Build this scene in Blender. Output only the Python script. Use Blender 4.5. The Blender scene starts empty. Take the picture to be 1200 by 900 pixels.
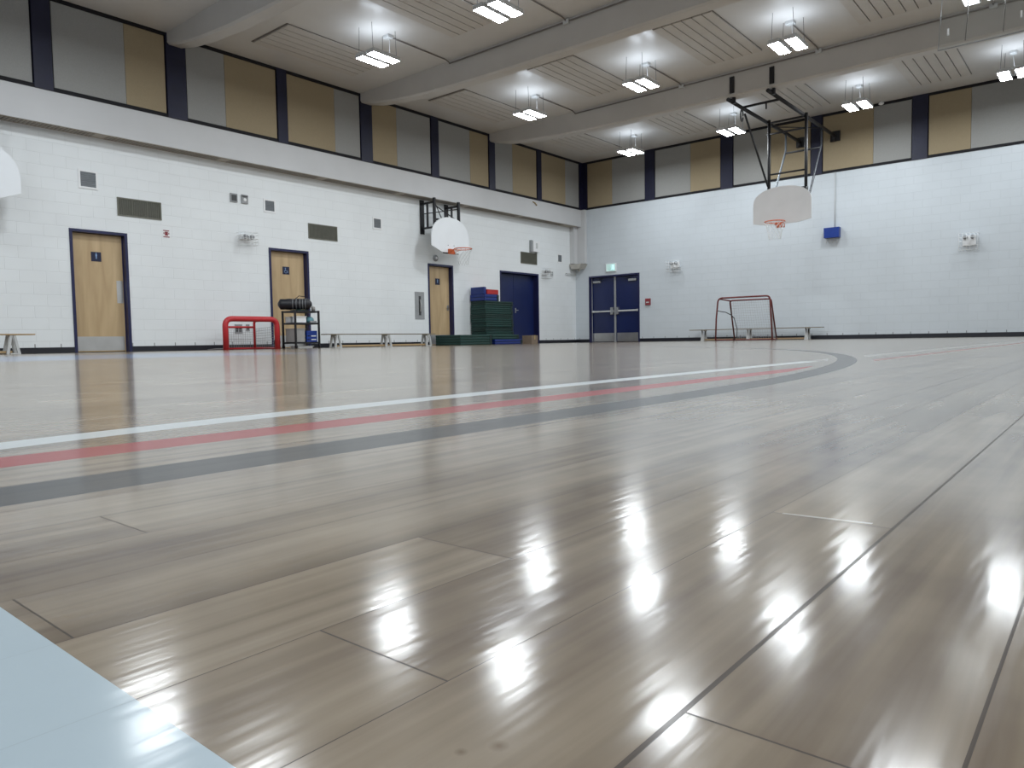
import bpy, bmesh, math, random
from mathutils import Vector, Matrix
random.seed(7)
scene = bpy.context.scene
COL = scene.collection
PI = math.pi

# ------------------------------------------------------------------ room measures
XL = -14.158      # left wall face
XF = -13.84       # face of the bulkhead and of the panel band above it
YF = 20.469       # far wall face
XR = 1.75         # right wall (outside the picture)
YB = -2.6         # back wall (outside the picture)
ZC = 5.93         # ceiling
ZS = 3.83         # underside of the bulkhead
ZP = 4.38         # bottom of the panel band
TH = 0.3

# ------------------------------------------------------------------ materials
def new_mat(name):
    m = bpy.data.materials.new(name); m.use_nodes = True
    nt = m.node_tree
    return m, nt, nt.nodes['Principled BSDF']

def mat(name, col, rough=0.5, metal=0.0, noise=0.06, scale=12.0, coat=0.0, coatr=0.1, bump=0.0, alpha=None):
    m, nt, b = new_mat(name)
    b.inputs['Roughness'].default_value = rough
    b.inputs['Metallic'].default_value = metal
    b.inputs['Coat Weight'].default_value = coat
    b.inputs['Coat Roughness'].default_value = coatr
    tc = nt.nodes.new('ShaderNodeTexCoord'); n = nt.nodes.new('ShaderNodeTexNoise')
    n.inputs['Scale'].default_value = scale; n.inputs['Detail'].default_value = 3
    nt.links.new(tc.outputs['Object'], n.inputs['Vector'])
    r = nt.nodes.new('ShaderNodeValToRGB')
    r.color_ramp.elements[0].position = 0.3; r.color_ramp.elements[1].position = 0.7
    r.color_ramp.elements[0].color = tuple(c*(1-noise) for c in col)+(1,)
    r.color_ramp.elements[1].color = tuple(min(1, c*(1+noise)) for c in col)+(1,)
    nt.links.new(n.outputs['Fac'], r.inputs['Fac']); nt.links.new(r.outputs['Color'], b.inputs['Base Color'])
    if bump:
        bp = nt.nodes.new('ShaderNodeBump'); bp.inputs['Strength'].default_value = 0.5; bp.inputs['Distance'].default_value = bump
        nt.links.new(n.outputs['Fac'], bp.inputs['Height']); nt.links.new(bp.outputs['Normal'], b.inputs['Normal'])
    return m

def emis(name, col, strength):
    m, nt, b = new_mat(name)
    b.inputs['Base Color'].default_value = (0.8, 0.8, 0.8, 1)
    b.inputs['Emission Color'].default_value = col+(1,)
    b.inputs['Emission Strength'].default_value = strength
    if strength > 5: m.cycles.emission_sampling = 'FRONT'
    elif strength < 1: m.cycles.emission_sampling = 'NONE'
    return m

class NB:                                           # tiny node-graph helper
    def __init__(s, nt): s.nt = nt
    def n(s, t, **k):
        x = s.nt.nodes.new(t)
        for a, v in k.items(): setattr(x, a, v)
        return x
    def put(s, v, sock):
        if isinstance(v, (int, float)): sock.default_value = v
        else: s.nt.links.new(v, sock)
    def m(s, op, a, b=0.0, c=0.0):
        x = s.n('ShaderNodeMath', operation=op)
        s.put(a, x.inputs[0]); s.put(b, x.inputs[1]); s.put(c, x.inputs[2])
        return x.outputs[0]
    def inside(s, v, lo, hi):
        return s.m('MULTIPLY', s.m('GREATER_THAN', v, lo), s.m('LESS_THAN', v, hi))
    def mix(s, f, a, b):
        x = s.n('ShaderNodeMix', data_type='RGBA')
        s.put(f, x.inputs[0])
        for v, i in ((a, 6), (b, 7)):
            if isinstance(v, tuple): x.inputs[i].default_value = v+(1,)
            else: s.nt.links.new(v, x.inputs[i])
        return x.outputs[2]

def block_wall(name, axis, col):
    """painted concrete block: 0.4 x 0.2 m blocks, running bond, faint joints"""
    m, nt, b = new_mat(name); g = NB(nt)
    geo = g.n('ShaderNodeNewGeometry'); sp = g.n('ShaderNodeSeparateXYZ')
    nt.links.new(geo.outputs['Position'], sp.inputs[0])
    cb = g.n('ShaderNodeCombineXYZ')
    nt.links.new(sp.outputs[axis], cb.inputs[0]); nt.links.new(sp.outputs[2], cb.inputs[1])
    br = g.n('ShaderNodeTexBrick')
    br.inputs['Scale'].default_value = 1.0; br.inputs['Brick Width'].default_value = 0.4
    br.inputs['Row Height'].default_value = 0.2; br.inputs['Mortar Size'].default_value = 0.005
    br.inputs['Mortar Smooth'].default_value = 0.6; br.offset = 0.5
    br.inputs['Color1'].default_value = tuple(c*1.0 for c in col)+(1,)
    br.inputs['Color2'].default_value = tuple(c*0.985 for c in col)+(1,)
    br.inputs['Mortar'].default_value = tuple(c*0.92 for c in col)+(1,)
    nt.links.new(cb.outputs[0], br.inputs['Vector'])
    no = g.n('ShaderNodeTexNoise'); no.inputs['Scale'].default_value = 1.3; no.inputs['Detail'].default_value = 5
    nt.links.new(geo.outputs['Position'], no.inputs['Vector'])
    v = g.m('MULTIPLY_ADD', no.outputs['Fac'], 0.12, 0.94)
    # small dark weep openings in the joints just above the black base
    fr = g.m('FRACT', g.m('DIVIDE', g.m('ADD', sp.outputs[axis], 40.03), 0.4))
    weep = g.m('MULTIPLY', g.m('LESS_THAN', fr, 0.045), g.inside(sp.outputs[2], 0.1, 0.16))
    mul = g.n('ShaderNodeVectorMath', operation='SCALE'); nt.links.new(br.outputs['Color'], mul.inputs[0]); nt.links.new(v, mul.inputs['Scale'])
    c = g.mix(g.m('MULTIPLY', weep, 0.7), mul.outputs[0], (0.06, 0.06, 0.06))
    nt.links.new(c, b.inputs['Base Color'])
    b.inputs['Roughness'].default_value = 0.45
    bp = g.n('ShaderNodeBump'); bp.inputs['Strength'].default_value = 0.45; bp.inputs['Distance'].default_value = 0.005
    h = g.m('SUBTRACT', g.m('MULTIPLY', no.outputs['Fac'], 0.25), br.outputs['Fac'])
    nt.links.new(h, bp.inputs['Height']); nt.links.new(bp.outputs['Normal'], b.inputs['Normal'])
    return m

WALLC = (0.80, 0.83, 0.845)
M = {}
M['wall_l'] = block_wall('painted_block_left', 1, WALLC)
M['wall_f'] = block_wall('dimmed_block_far', 0, (0.575, 0.62, 0.66))  # same block paint darkened and blued, the dimmer light put into its colour
M['plaster'] = mat('white_painted_plaster', (0.56, 0.565, 0.575), 0.55, noise=0.03, scale=1.5)
M['soffit'] = mat('beige_soffit', (0.42, 0.38, 0.33), 0.6)
M['soffit_grille'] = mat('taupe_grille_paint', (0.25, 0.225, 0.19), 0.5)
M['ceiling'] = mat('ceiling_paint', (0.62, 0.605, 0.585), 0.42, noise=0.05, scale=0.8, coat=0.35, coatr=0.18)
M['beam'] = mat('beam_paint', (0.53, 0.51, 0.485), 0.5, noise=0.04, scale=1.5)
M['slat'] = mat('taupe_slat_paint', (0.55, 0.52, 0.485), 0.5, noise=0.03, scale=3)
M['slat_dark'] = mat('dark_slat_backing', (0.16, 0.145, 0.13), 0.8)  # dark backing seen between the slats
M['conduit'] = mat('painted_conduit', (0.20, 0.18, 0.165), 0.5)
M['base'] = mat('black_rubber_base', (0.012, 0.013, 0.02), 0.35)
M['navy'] = mat('navy_enamel', (0.012, 0.014, 0.065), 0.3, noise=0.1, scale=4)
M['navy_col'] = mat('navy_pilaster_paint', (0.003, 0.004, 0.026), 0.55, noise=0.15, scale=5)
M['navy_door'] = mat('navy_door_enamel', (0.008, 0.016, 0.080), 0.3, noise=0.12, scale=1.3)
M['black'] = mat('black_steel', (0.005, 0.005, 0.008), 0.5, 0.0)
M['blacktrim'] = mat('black_trim_paint', (0.003, 0.003, 0.006), 0.8)
M['gpanel'] = mat('grey_acoustic_fabric', (0.30, 0.30, 0.29), 0.95, noise=0.04, scale=60, bump=0.002)
M['bpanel'] = mat('beige_acoustic_fabric', (0.315, 0.255, 0.165), 0.95, noise=0.05, scale=60, bump=0.002)
M['steel'] = mat('brushed_steel', (0.55, 0.55, 0.55), 0.32, 0.9, noise=0.08, scale=3)
M['pole'] = mat('grey_steel_tube', (0.03, 0.033, 0.04), 0.4, 0.3)
M['silver'] = mat('zinc_tube', (0.16, 0.18, 0.20), 0.4, 0.5)
M['white'] = mat('white_enamel', (0.82, 0.83, 0.84), 0.35, noise=0.02)
M['board'] = mat('white_backboard_paint', (0.80, 0.83, 0.86), 0.35, noise=0.02, scale=3)
M['board2'] = mat('off_white_backboard_paint', (0.62, 0.61, 0.61), 0.4, noise=0.03, scale=3)
M['orange'] = mat('orange_rim_enamel', (0.62, 0.13, 0.04), 0.4)
M['cord'] = mat('white_net_cord', (0.72, 0.74, 0.75), 0.8)
M['gcord'] = mat('grey_net_cord', (0.42, 0.42, 0.44), 0.8)
M['red'] = mat('red_enamel', (0.48, 0.022, 0.03), 0.35)
M['dred'] = mat('dull_red_enamel', (0.14, 0.025, 0.025), 0.45, noise=0.2)
M['grille'] = mat('olive_grey_grille', (0.085, 0.085, 0.068), 0.5)
M['grille_fin'] = mat('olive_grey_fin', (0.15, 0.15, 0.12), 0.5)
M['vent'] = mat('blue_grey_louvre', (0.20, 0.22, 0.24), 0.5)
M['grey'] = mat('mid_grey_plastic', (0.30, 0.31, 0.32), 0.5)
M['lgrey'] = mat('pale_grey_enamel', (0.55, 0.56, 0.56), 0.5)
M['dgrey'] = mat('dark_grey_plastic', (0.05, 0.052, 0.055), 0.5)
M['green'] = mat('dark_green_vinyl', (0.003, 0.034, 0.028), 0.55, noise=0.15, scale=5)
M['green2'] = mat('deep_green_vinyl', (0.002, 0.024, 0.019), 0.55, noise=0.15, scale=5)
M['seam'] = mat('mat_seam', (0.008, 0.02, 0.018), 0.6)
M['mblack'] = mat('black_vinyl', (0.008, 0.010, 0.012), 0.4)
M['blue'] = mat('royal_blue_vinyl', (0.005, 0.022, 0.16), 0.4, noise=0.1)
M['pblue'] = mat('blue_plastic', (0.006, 0.035, 0.24), 0.35)
M['mred'] = mat('red_vinyl', (0.42, 0.02, 0.02), 0.4)
M['kraft'] = mat('brown_cardboard', (0.20, 0.15, 0.11), 0.8)
M['tan'] = mat('tan_scrap', (0.40, 0.30, 0.14), 0.8)
M['teal'] = mat('teal_plastic', (0.12, 0.28, 0.33), 0.4)
M['tub'] = mat('grey_tub_plastic', (0.33, 0.32, 0.31), 0.4)
M['bag'] = mat('black_nylon', (0.006, 0.006, 0.011), 0.45, noise=0.3, scale=30)
M['stripe'] = mat('grey_strap', (0.16, 0.17, 0.18), 0.6)
M['sign'] = mat('navy_sign_plastic', (0.008, 0.012, 0.045), 0.3)
M['signfg'] = mat('pale_blue_sign_print', (0.25, 0.38, 0.62), 0.4)
M['maroon'] = mat('maroon_print', (0.24, 0.03, 0.04), 0.5)
M['beigecap'] = mat('beige_cap', (0.45, 0.43, 0.39), 0.5)
M['lens'] = emis('lit_diffuser', (0.90, 0.96, 1.0), 95.0)
M['uplens'] = emis('lit_upper_slot', (0.78, 0.88, 1.0), 22.0)
M['exitg'] = emis('lit_green_exit_face', (0.0, 0.50, 0.42), 0.35)
M['exitw'] = emis('lit_pale_exit_symbol', (0.30, 0.9, 0.9), 0.75)

def wood(name, c1, c2, axis, sc=(22, 22, 1.2), rough=0.4):
    m, nt, b = new_mat(name); g = NB(nt)
    tc = g.n('ShaderNodeTexCoord'); mp = g.n('ShaderNodeMapping')
    s = [sc[0]]*3; s[axis] = sc[2]
    mp.inputs['Scale'].default_value = s
    nt.links.new(tc.outputs['Object'], mp.inputs['Vector'])
    n = g.n('ShaderNodeTexNoise'); n.inputs['Scale'].default_value = 1; n.inputs['Detail'].default_value = 4; n.inputs['Distortion'].default_value = 0.6
    nt.links.new(mp.outputs[0], n.inputs['Vector'])
    r = g.n('ShaderNodeValToRGB'); r.color_ramp.elements[0].position = 0.3; r.color_ramp.elements[1].position = 0.7
    r.color_ramp.elements[0].color = c1+(1,); r.color_ramp.elements[1].color = c2+(1,)
    nt.links.new(n.outputs['Fac'], r.inputs['Fac']); nt.links.new(r.outputs[0], b.inputs['Base Color'])
    b.inputs['Roughness'].default_value = rough
    return m
M['maple'] = wood('birch_door_veneer', (0.44, 0.31, 0.17), (0.58, 0.43, 0.25), 2, (6, 6, 0.7))
M['bench'] = wood('bench_pine', (0.36, 0.24, 0.12), (0.50, 0.36, 0.20), 1)
M['bench_x'] = wood('bench_pine_lengthwise', (0.30, 0.20, 0.11), (0.42, 0.30, 0.18), 0)
M['bench_top'] = mat('dull_bench_top', (0.22, 0.19, 0.14), 0.5)

def floor_material():
    m, nt, b = new_mat('lacquered_maple_strip_floor'); g = NB(nt); L = nt.links.new
    geo = g.n('ShaderNodeNewGeometry'); sp = g.n('ShaderNodeSeparateXYZ'); L(geo.outputs['Position'], sp.inputs[0])
    X, Y = sp.outputs[0], sp.outputs[1]
    uv = g.n('ShaderNodeUVMap'); uv.uv_map = 'strip'; us = g.n('ShaderNodeSeparateXYZ'); L(uv.outputs[0], us.inputs[0])
    at = g.n('ShaderNodeAttribute'); at.attribute_name = 'strip_data'; a = g.n('ShaderNodeSeparateColor'); L(at.outputs['Color'], a.inputs[0])
    at2 = g.n('ShaderNodeAttribute'); at2.attribute_name = 'strip_gap'; a2 = g.n('ShaderNodeSeparateColor'); L(at2.outputs['Color'], a2.inputs[0])
    r1, r2, ln = a.outputs[0], a.outputs[1], a.outputs[2]
    gl, gr, rd = a2.outputs[0], a2.outputs[1], a2.outputs[2]
    u, v = us.outputs[0], us.outputs[1]
    W = 0.0476
    e1 = g.m('LESS_THAN', u, gl); e2 = g.m('LESS_THAN', g.m('SUBTRACT', W, u), gr)
    e3 = g.m('LESS_THAN', g.m('MINIMUM', v, g.m('SUBTRACT', ln, v)), 0.00030)
    gap = g.m('MAXIMUM', g.m('MAXIMUM', e1, e2), e3)
    # soft brown darkening close to each joint (aged lacquer)
    ed = g.m('MINIMUM', g.m('MINIMUM', u, g.m('SUBTRACT', W, u)), g.m('MINIMUM', v, g.m('SUBTRACT', ln, v)))
    soft = g.m('MULTIPLY', g.m('SUBTRACT', 1.0, g.m('MINIMUM', g.m('DIVIDE', ed, 0.0035), 1.0)), 0.22)
    # grain: long streaks that differ from strip to strip
    cb = g.n('ShaderNodeCombineXYZ')
    L(g.m('ADD', g.m('MULTIPLY', X, 75.0), g.m('MULTIPLY', r1, 50.0)), cb.inputs[0]); L(g.m('MULTIPLY', Y, 3.2), cb.inputs[1]); L(g.m('MULTIPLY', r2, 20.0), cb.inputs[2])
    n1 = g.n('ShaderNodeTexNoise'); n1.inputs['Scale'].default_value = 1.0; n1.inputs['Detail'].default_value = 5; n1.inputs['Distortion'].default_value = 0.4
    L(cb.outputs[0], n1.inputs['Vector'])
    n2 = g.n('ShaderNodeTexNoise'); n2.inputs['Scale'].default_value = 9.0; n2.inputs['Detail'].default_value = 4; L(geo.outputs['Position'], n2.inputs['Vector'])
    t = g.m('ADD', g.m('MULTIPLY', g.m('SUBTRACT', n1.outputs['Fac'], 0.5), 1.5), g.m('MULTIPLY', g.m('SUBTRACT', r1, 0.5), 0.45))
    t = g.m('ADD', t, g.m('MULTIPLY', g.m('SUBTRACT', n2.outputs['Fac'], 0.5), 1.4))
    t = g.m('ADD', t, 0.5)
    r = g.n('ShaderNodeValToRGB'); cr = r.color_ramp
    cr.elements[0].position = 0.0; cr.elements[0].color = (0.105, 0.064, 0.034, 1)
    cr.elements[1].position = 1.0; cr.elements[1].color = (0.38, 0.305, 0.215, 1)
    e = cr.elements.new(0.45); e.color = (0.225, 0.168, 0.108, 1)
    L(t, r.inputs['Fac'])
    col = r.outputs[0]
    col = g.mix(soft, col, (0.16, 0.10, 0.055))
    heart = g.m('SUBTRACT', 1.0, g.m('MINIMUM', g.m('DIVIDE', g.m('SUBTRACT', W, u), g.m('MULTIPLY_ADD', n2.outputs['Fac'], 0.014, 0.003)), 1.0))
    col = g.mix(g.m('MULTIPLY', g.m('MULTIPLY', heart, rd), 0.62), col, (0.10, 0.065, 0.035))
    # pale scuff across one strip, and small scattered dirt specks
    sc = g.m('MULTIPLY', g.inside(X, -0.110, -0.075), g.m('LESS_THAN', g.m('ABSOLUTE', g.m('SUBTRACT', Y, g.m('MULTIPLY_ADD', X, 0.10, 0.3245))), 0.0012))
    col = g.mix(g.m('MULTIPLY', sc, 0.6), col, (0.8, 0.78, 0.72))
    for sx, sy, sr in ((STAIN[0][0], STAIN[0][1], 0.0022), (STAIN[1][0], STAIN[1][1], 0.0015)):
        ds = g.m('SQRT', g.m('ADD', g.m('POWER', g.m('ABSOLUTE', g.m('SUBTRACT', X, sx)), 2.0), g.m('POWER', g.m('ABSOLUTE', g.m('SUBTRACT', Y, sy)), 2.0)))
        col = g.mix(g.m('MULTIPLY', g.m('MAXIMUM', g.m('SUBTRACT', 1.0, g.m('DIVIDE', ds, sr)), 0.0), 0.8), col, (0.13, 0.07, 0.025))
    vo = g.n('ShaderNodeTexVoronoi'); vo.inputs['Scale'].default_value = 3.2; L(geo.outputs['Position'], vo.inputs['Vector'])
    col = g.mix(g.m('MULTIPLY', g.m('LESS_THAN', vo.outputs['Distance'], 0.010), 0.6), col, (0.06, 0.045, 0.035))
    # painted court lines
    warp = g.m('MULTIPLY', g.m('POWER', 2.71828, g.m('MULTIPLY', g.m('MAXIMUM', Y, 0.0), -4.0)), 0.1)
    wx = g.m('ABSOLUTE', g.m('SUBTRACT', X, g.m('ADD', warp, -0.727)))
    # arc: centre (-7.015, 0.78), outer radius 6.60
    dx = g.m('ADD', X, 7.015); dy = g.m('MAXIMUM', g.m('SUBTRACT', Y, 0.78), 0.0)
    rad = g.m('SQRT', g.m('ADD', g.m('MULTIPLY', dx, dx), g.m('MULTIPLY', dy, dy)))
    arc = g.inside(rad, 6.542, 6.600)
    near_arc = g.m('MULTIPLY', g.inside(rad, 6.515, 6.645), g.m('GREATER_THAN', Y, 1.6))
    free = g.m('SUBTRACT', 1.0, near_arc)
    white = g.m('MULTIPLY', g.m('LESS_THAN', wx, 0.0235), free)
    redl = g.m('MULTIPLY', g.inside(X, -0.606, -0.552), free)
    key = g.m('MULTIPLY', g.inside(X, -9.0, -5.38), g.m('LESS_THAN', Y, 4.2))
    basel = g.inside(Y, 0.012, 0.0655)
    wear = g.m('MULTIPLY_ADD', n2.outputs['Fac'], 0.12, 0.86)
    col = g.mix(g.m('MULTIPLY', key, wear), col, (0.22, 0.30, 0.46))
    far_fade = g.m('SUBTRACT', 1.0, g.m('MULTIPLY', g.m('GREATER_THAN', Y, 2.3), 0.55))  # red and white lines drawn fainter beyond the arc
    redl = g.m('MULTIPLY', redl, far_fade); white = g.m('MULTIPLY', white, far_fade)
    col = g.mix(g.m('MULTIPLY', redl, wear), col, (0.38, 0.025, 0.035))
    col = g.mix(g.m('MULTIPLY', white, wear), col, (0.70, 0.75, 0.77))
    col = g.mix(g.m('MULTIPLY', arc, wear), col, (0.030, 0.038, 0.046))
    col = g.mix(g.m('MULTIPLY', basel, g.m('ADD', wear, 0.03)), col, (0.50, 0.60, 0.66))
    paint = g.m('MAXIMUM', basel, g.m('MAXIMUM', white, redl))
    gapw = g.m('MULTIPLY', gap, g.m('SUBTRACT', 0.85, g.m('MULTIPLY', paint, 0.70)))
    col = g.mix(gapw, col, (0.045, 0.032, 0.024))
    L(col, b.inputs['Base Color'])
    b.inputs['Roughness'].default_value = 0.42
    b.inputs['Specular IOR Level'].default_value = 0.15
    pall = g.m('MAXIMUM', paint, arc)
    L(g.m('MULTIPLY', g.m('SUBTRACT', 0.92, g.m('MULTIPLY', pall, 0.50)), g.m('SUBTRACT', 1.0, g.m('MULTIPLY', gap, 0.8))), b.inputs['Coat Weight'])
    b.inputs['Coat IOR'].default_value = 1.5
    # lacquer: slight waves, strips not perfectly level, fine scuffs
    cb2 = g.n('ShaderNodeCombineXYZ'); L(g.m('MULTIPLY', X, 190.0), cb2.inputs[0]); L(g.m('MULTIPLY', Y, 22.0), cb2.inputs[1])
    n3 = g.n('ShaderNodeTexNoise'); n3.inputs['Scale'].default_value = 1.0; n3.inputs['Detail'].default_value = 1.5; L(cb2.outputs[0], n3.inputs['Vector'])
    h = g.m('MULTIPLY', n3.outputs['Fac'], FLOOR_WAVE)
    h = g.m('ADD', h, g.m('MULTIPLY', g.m('MULTIPLY', g.m('SUBTRACT', r2, 0.5), u), 0.010))
    h = g.m('SUBTRACT', h, g.m('MULTIPLY', gap, 0.0001))
    bp = g.n('ShaderNodeBump'); bp.inputs['Strength'].default_value = 1.0; bp.inputs['Distance'].default_value = 1.0
    L(h, bp.inputs['Height']); L(bp.outputs[0], b.inputs['Normal']); L(bp.outputs[0], b.inputs['Coat Normal'])
    n4 = g.n('ShaderNodeTexNoise'); n4.inputs['Scale'].default_value = 0.5; n4.inputs['Detail'].default_value = 6; n4.inputs['Roughness'].default_value = 0.7; L(cb2.outputs[0], n4.inputs['Vector'])
    cr4 = g.m('ADD', g.m('MULTIPLY', n4.outputs['Fac'], 0.06), FLOOR_ROUGH)
    L(cr4, b.inputs['Coat Roughness'])
    return m
STAIN = ((-0.0880, 0.1002), (-0.0922, 0.0943))
FLOOR_WAVE = 0.000085
FLOOR_ROUGH = 0.108
M['floor'] = floor_material()

def clear_material():
    m, nt, b = new_mat('clear_acrylic')
    b.inputs['Base Color'].default_value = (0.93, 0.96, 0.97, 1)
    b.inputs['Roughness'].default_value = 0.03
    b.inputs['Transmission Weight'].default_value = 1.0
    b.inputs['IOR'].default_value = 1.47
    return m
M['clear'] = clear_material()

# ------------------------------------------------------------------ geometry helpers
class MB:
    """collects shapes, in world metres, into one mesh"""
    def __init__(s): s.v = []; s.f = []; s.smooth = []
    def add(s, vs, fs, sm=False):
        o = len(s.v); s.v += [Vector(p) for p in vs]
        for f in fs: s.f.append([i+o for i in f]); s.smooth.append(sm)
        return s
    def box(s, a, b, bev=0.0):
        x0, x1 = sorted((a[0], b[0])); y0, y1 = sorted((a[1], b[1])); z0, z1 = sorted((a[2], b[2]))
        if bev <= 0:
            vs = [(x, y, z) for z in (z0, z1) for y in (y0, y1) for x in (x0, x1)]
            return s.add(vs, [(0, 2, 3, 1), (4, 5, 7, 6), (0, 1, 5, 4), (2, 6, 7, 3), (0, 4, 6, 2), (1, 3, 7, 5)])
        bm = bmesh.new(); bmesh.ops.create_cube(bm, size=1)
        for v in bm.verts: v.co = Vector(((x0+x1)/2+v.co.x*(x1-x0), (y0+y1)/2+v.co.y*(y1-y0), (z0+z1)/2+v.co.z*(z1-z0)))
        bmesh.ops.bevel(bm, geom=list(bm.edges), offset=bev, segments=2, affect='EDGES', profile=0.6)
        bm.verts.index_update()
        s.add([v.co.copy() for v in bm.verts], [[v.index for v in f.verts] for f in bm.faces]); bm.free()
        return s
    def tube(s, pts, r, n=8, closed=False, cap=True):
        pts = [Vector(p) for p in pts]; rings = []; N = len(pts)
        rr = r if isinstance(r, (list, tuple)) else [r]*N
        up0 = None
        for i, p in enumerate(pts):
            if closed: t = (pts[(i+1) % N]-pts[i-1])
            else: t = pts[min(i+1, N-1)]-pts[max(i-1, 0)]
            t.normalize()
            if up0 is None:
                up0 = Vector((0, 0, 1)) if abs(t.z) < 0.9 else Vector((1, 0, 0))
            a = t.cross(up0)
            if a.length < 1e-4: a = t.cross(Vector((0, 1, 0)))
            a.normalize(); bb = a.cross(t).normalized(); up0 = bb
            rings.append([p+a*math.cos(2*PI*k/n)*rr[i]+bb*math.sin(2*PI*k/n)*rr[i] for k in range(n)])
        vs = [q for ring in rings for q in ring]; fs = []
        for i in range(N if closed else N-1):
            j = (i+1) % N
            for k in range(n): fs.append((i*n+k, i*n+(k+1) % n, j*n+(k+1) % n, j*n+k))
        s.add(vs, fs, True)
        if not closed and cap:
            o = len(s.v)-len(vs)
            s.f.append([o+k for k in range(n)][::-1]); s.smooth.append(False)
            s.f.append([o+(N-1)*n+k for k in range(n)]); s.smooth.append(False)
        return s
    def prism(s, out, axis, lo, hi):
        """outline of 2D points extruded along axis ('x': points are (y,z); 'y': (x,z); 'z': (x,y))"""
        def P(p, d): return (d, p[0], p[1]) if axis == 'x' else (p[0], d, p[1]) if axis == 'y' else (p[0], p[1], d)
        n = len(out); vs = [P(p, lo) for p in out]+[P(p, hi) for p in out]
        fs = [list(range(n)), list(range(2*n-1, n-1, -1))]+[(i, i+n, (i+1) % n+n, (i+1) % n) for i in range(n)]
        return s.add(vs, fs)
    def ball(s, c, r, sx=1, sy=1, sz=1, n=12, m=8):
        vs = []; fs = []
        for i in range(m+1):
            th = PI*i/m
            for k in range(n):
                ph = 2*PI*k/n
                vs.append((c[0]+r*sx*math.sin(th)*math.cos(ph), c[1]+r*sy*math.sin(th)*math.sin(ph), c[2]+r*sz*math.cos(th)))
        for i in range(m):
            for k in range(n): fs.append((i*n+k, i*n+(k+1) % n, (i+1)*n+(k+1) % n, (i+1)*n+k))
        return s.add(vs, fs, True)
    def build(s, name, material, origin=(0, 0, 0), parent=None):
        o = Vector(origin)
        me = bpy.data.meshes.new(name)
        me.from_pydata([tuple(v-o) for v in s.v], [], s.f)
        me.validate()
        bm = bmesh.new(); bm.from_mesh(me)
        bmesh.ops.remove_doubles(bm, verts=bm.verts, dist=1e-6) if False else None
        if len(bm.faces) > 1: bmesh.ops.recalc_face_normals(bm, faces=bm.faces)
        bm.to_mesh(me); bm.free()
        if len(me.polygons) == len(s.smooth):
            for p, sm in zip(me.polygons, s.smooth): p.use_smooth = sm
        me.materials.append(material)
        ob = bpy.data.objects.new(name, me); COL.objects.link(ob)
        if parent is None: ob.location = o
        else: ob.parent = parent
        return ob

ORG = {}
def tag(o, label=None, cat=None, group=None, kind=None):
    if label: o['label'] = label
    if cat: o['category'] = cat
    if group: o['group'] = group
    if kind: o['kind'] = kind
    return o
def thing(name, loc, label, cat, group=None, kind=None):
    o = bpy.data.objects.new(name, None); COL.objects.link(o); o.location = loc
    o.empty_display_size = 0.1
    ORG[o] = Vector(loc); return tag(o, label, cat, group, kind)
def part(name, mb, material, parent, label=None):
    org = ORG[parent]; o = mb.build(name, material, org, parent)
    ORG[o] = org
    if label: o['label'] = label
    return o
def solo(name, mb, material, label, cat, group=None, kind=None, origin=None):
    if origin is None:
        xs = [v.x for v in mb.v]; ys = [v.y for v in mb.v]; zs = [v.z for v in mb.v]
        origin = ((min(xs)+max(xs))/2, (min(ys)+max(ys))/2, min(zs))
    o = mb.build(name, material, origin); ORG[o] = Vector(origin)
    return tag(o, label, cat, group, kind)
def struct(name, mb, material, label=None):
    o = mb.build(name, material); ORG[o] = Vector((0, 0, 0))
    o['kind'] = 'structure'
    if label: o['label'] = label
    return o
def copy_tree(o, parent=None):
    c = o.copy(); COL.objects.link(c); c.parent = parent
    for ch in list(o.children): copy_tree(ch, c)
    return c

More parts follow.
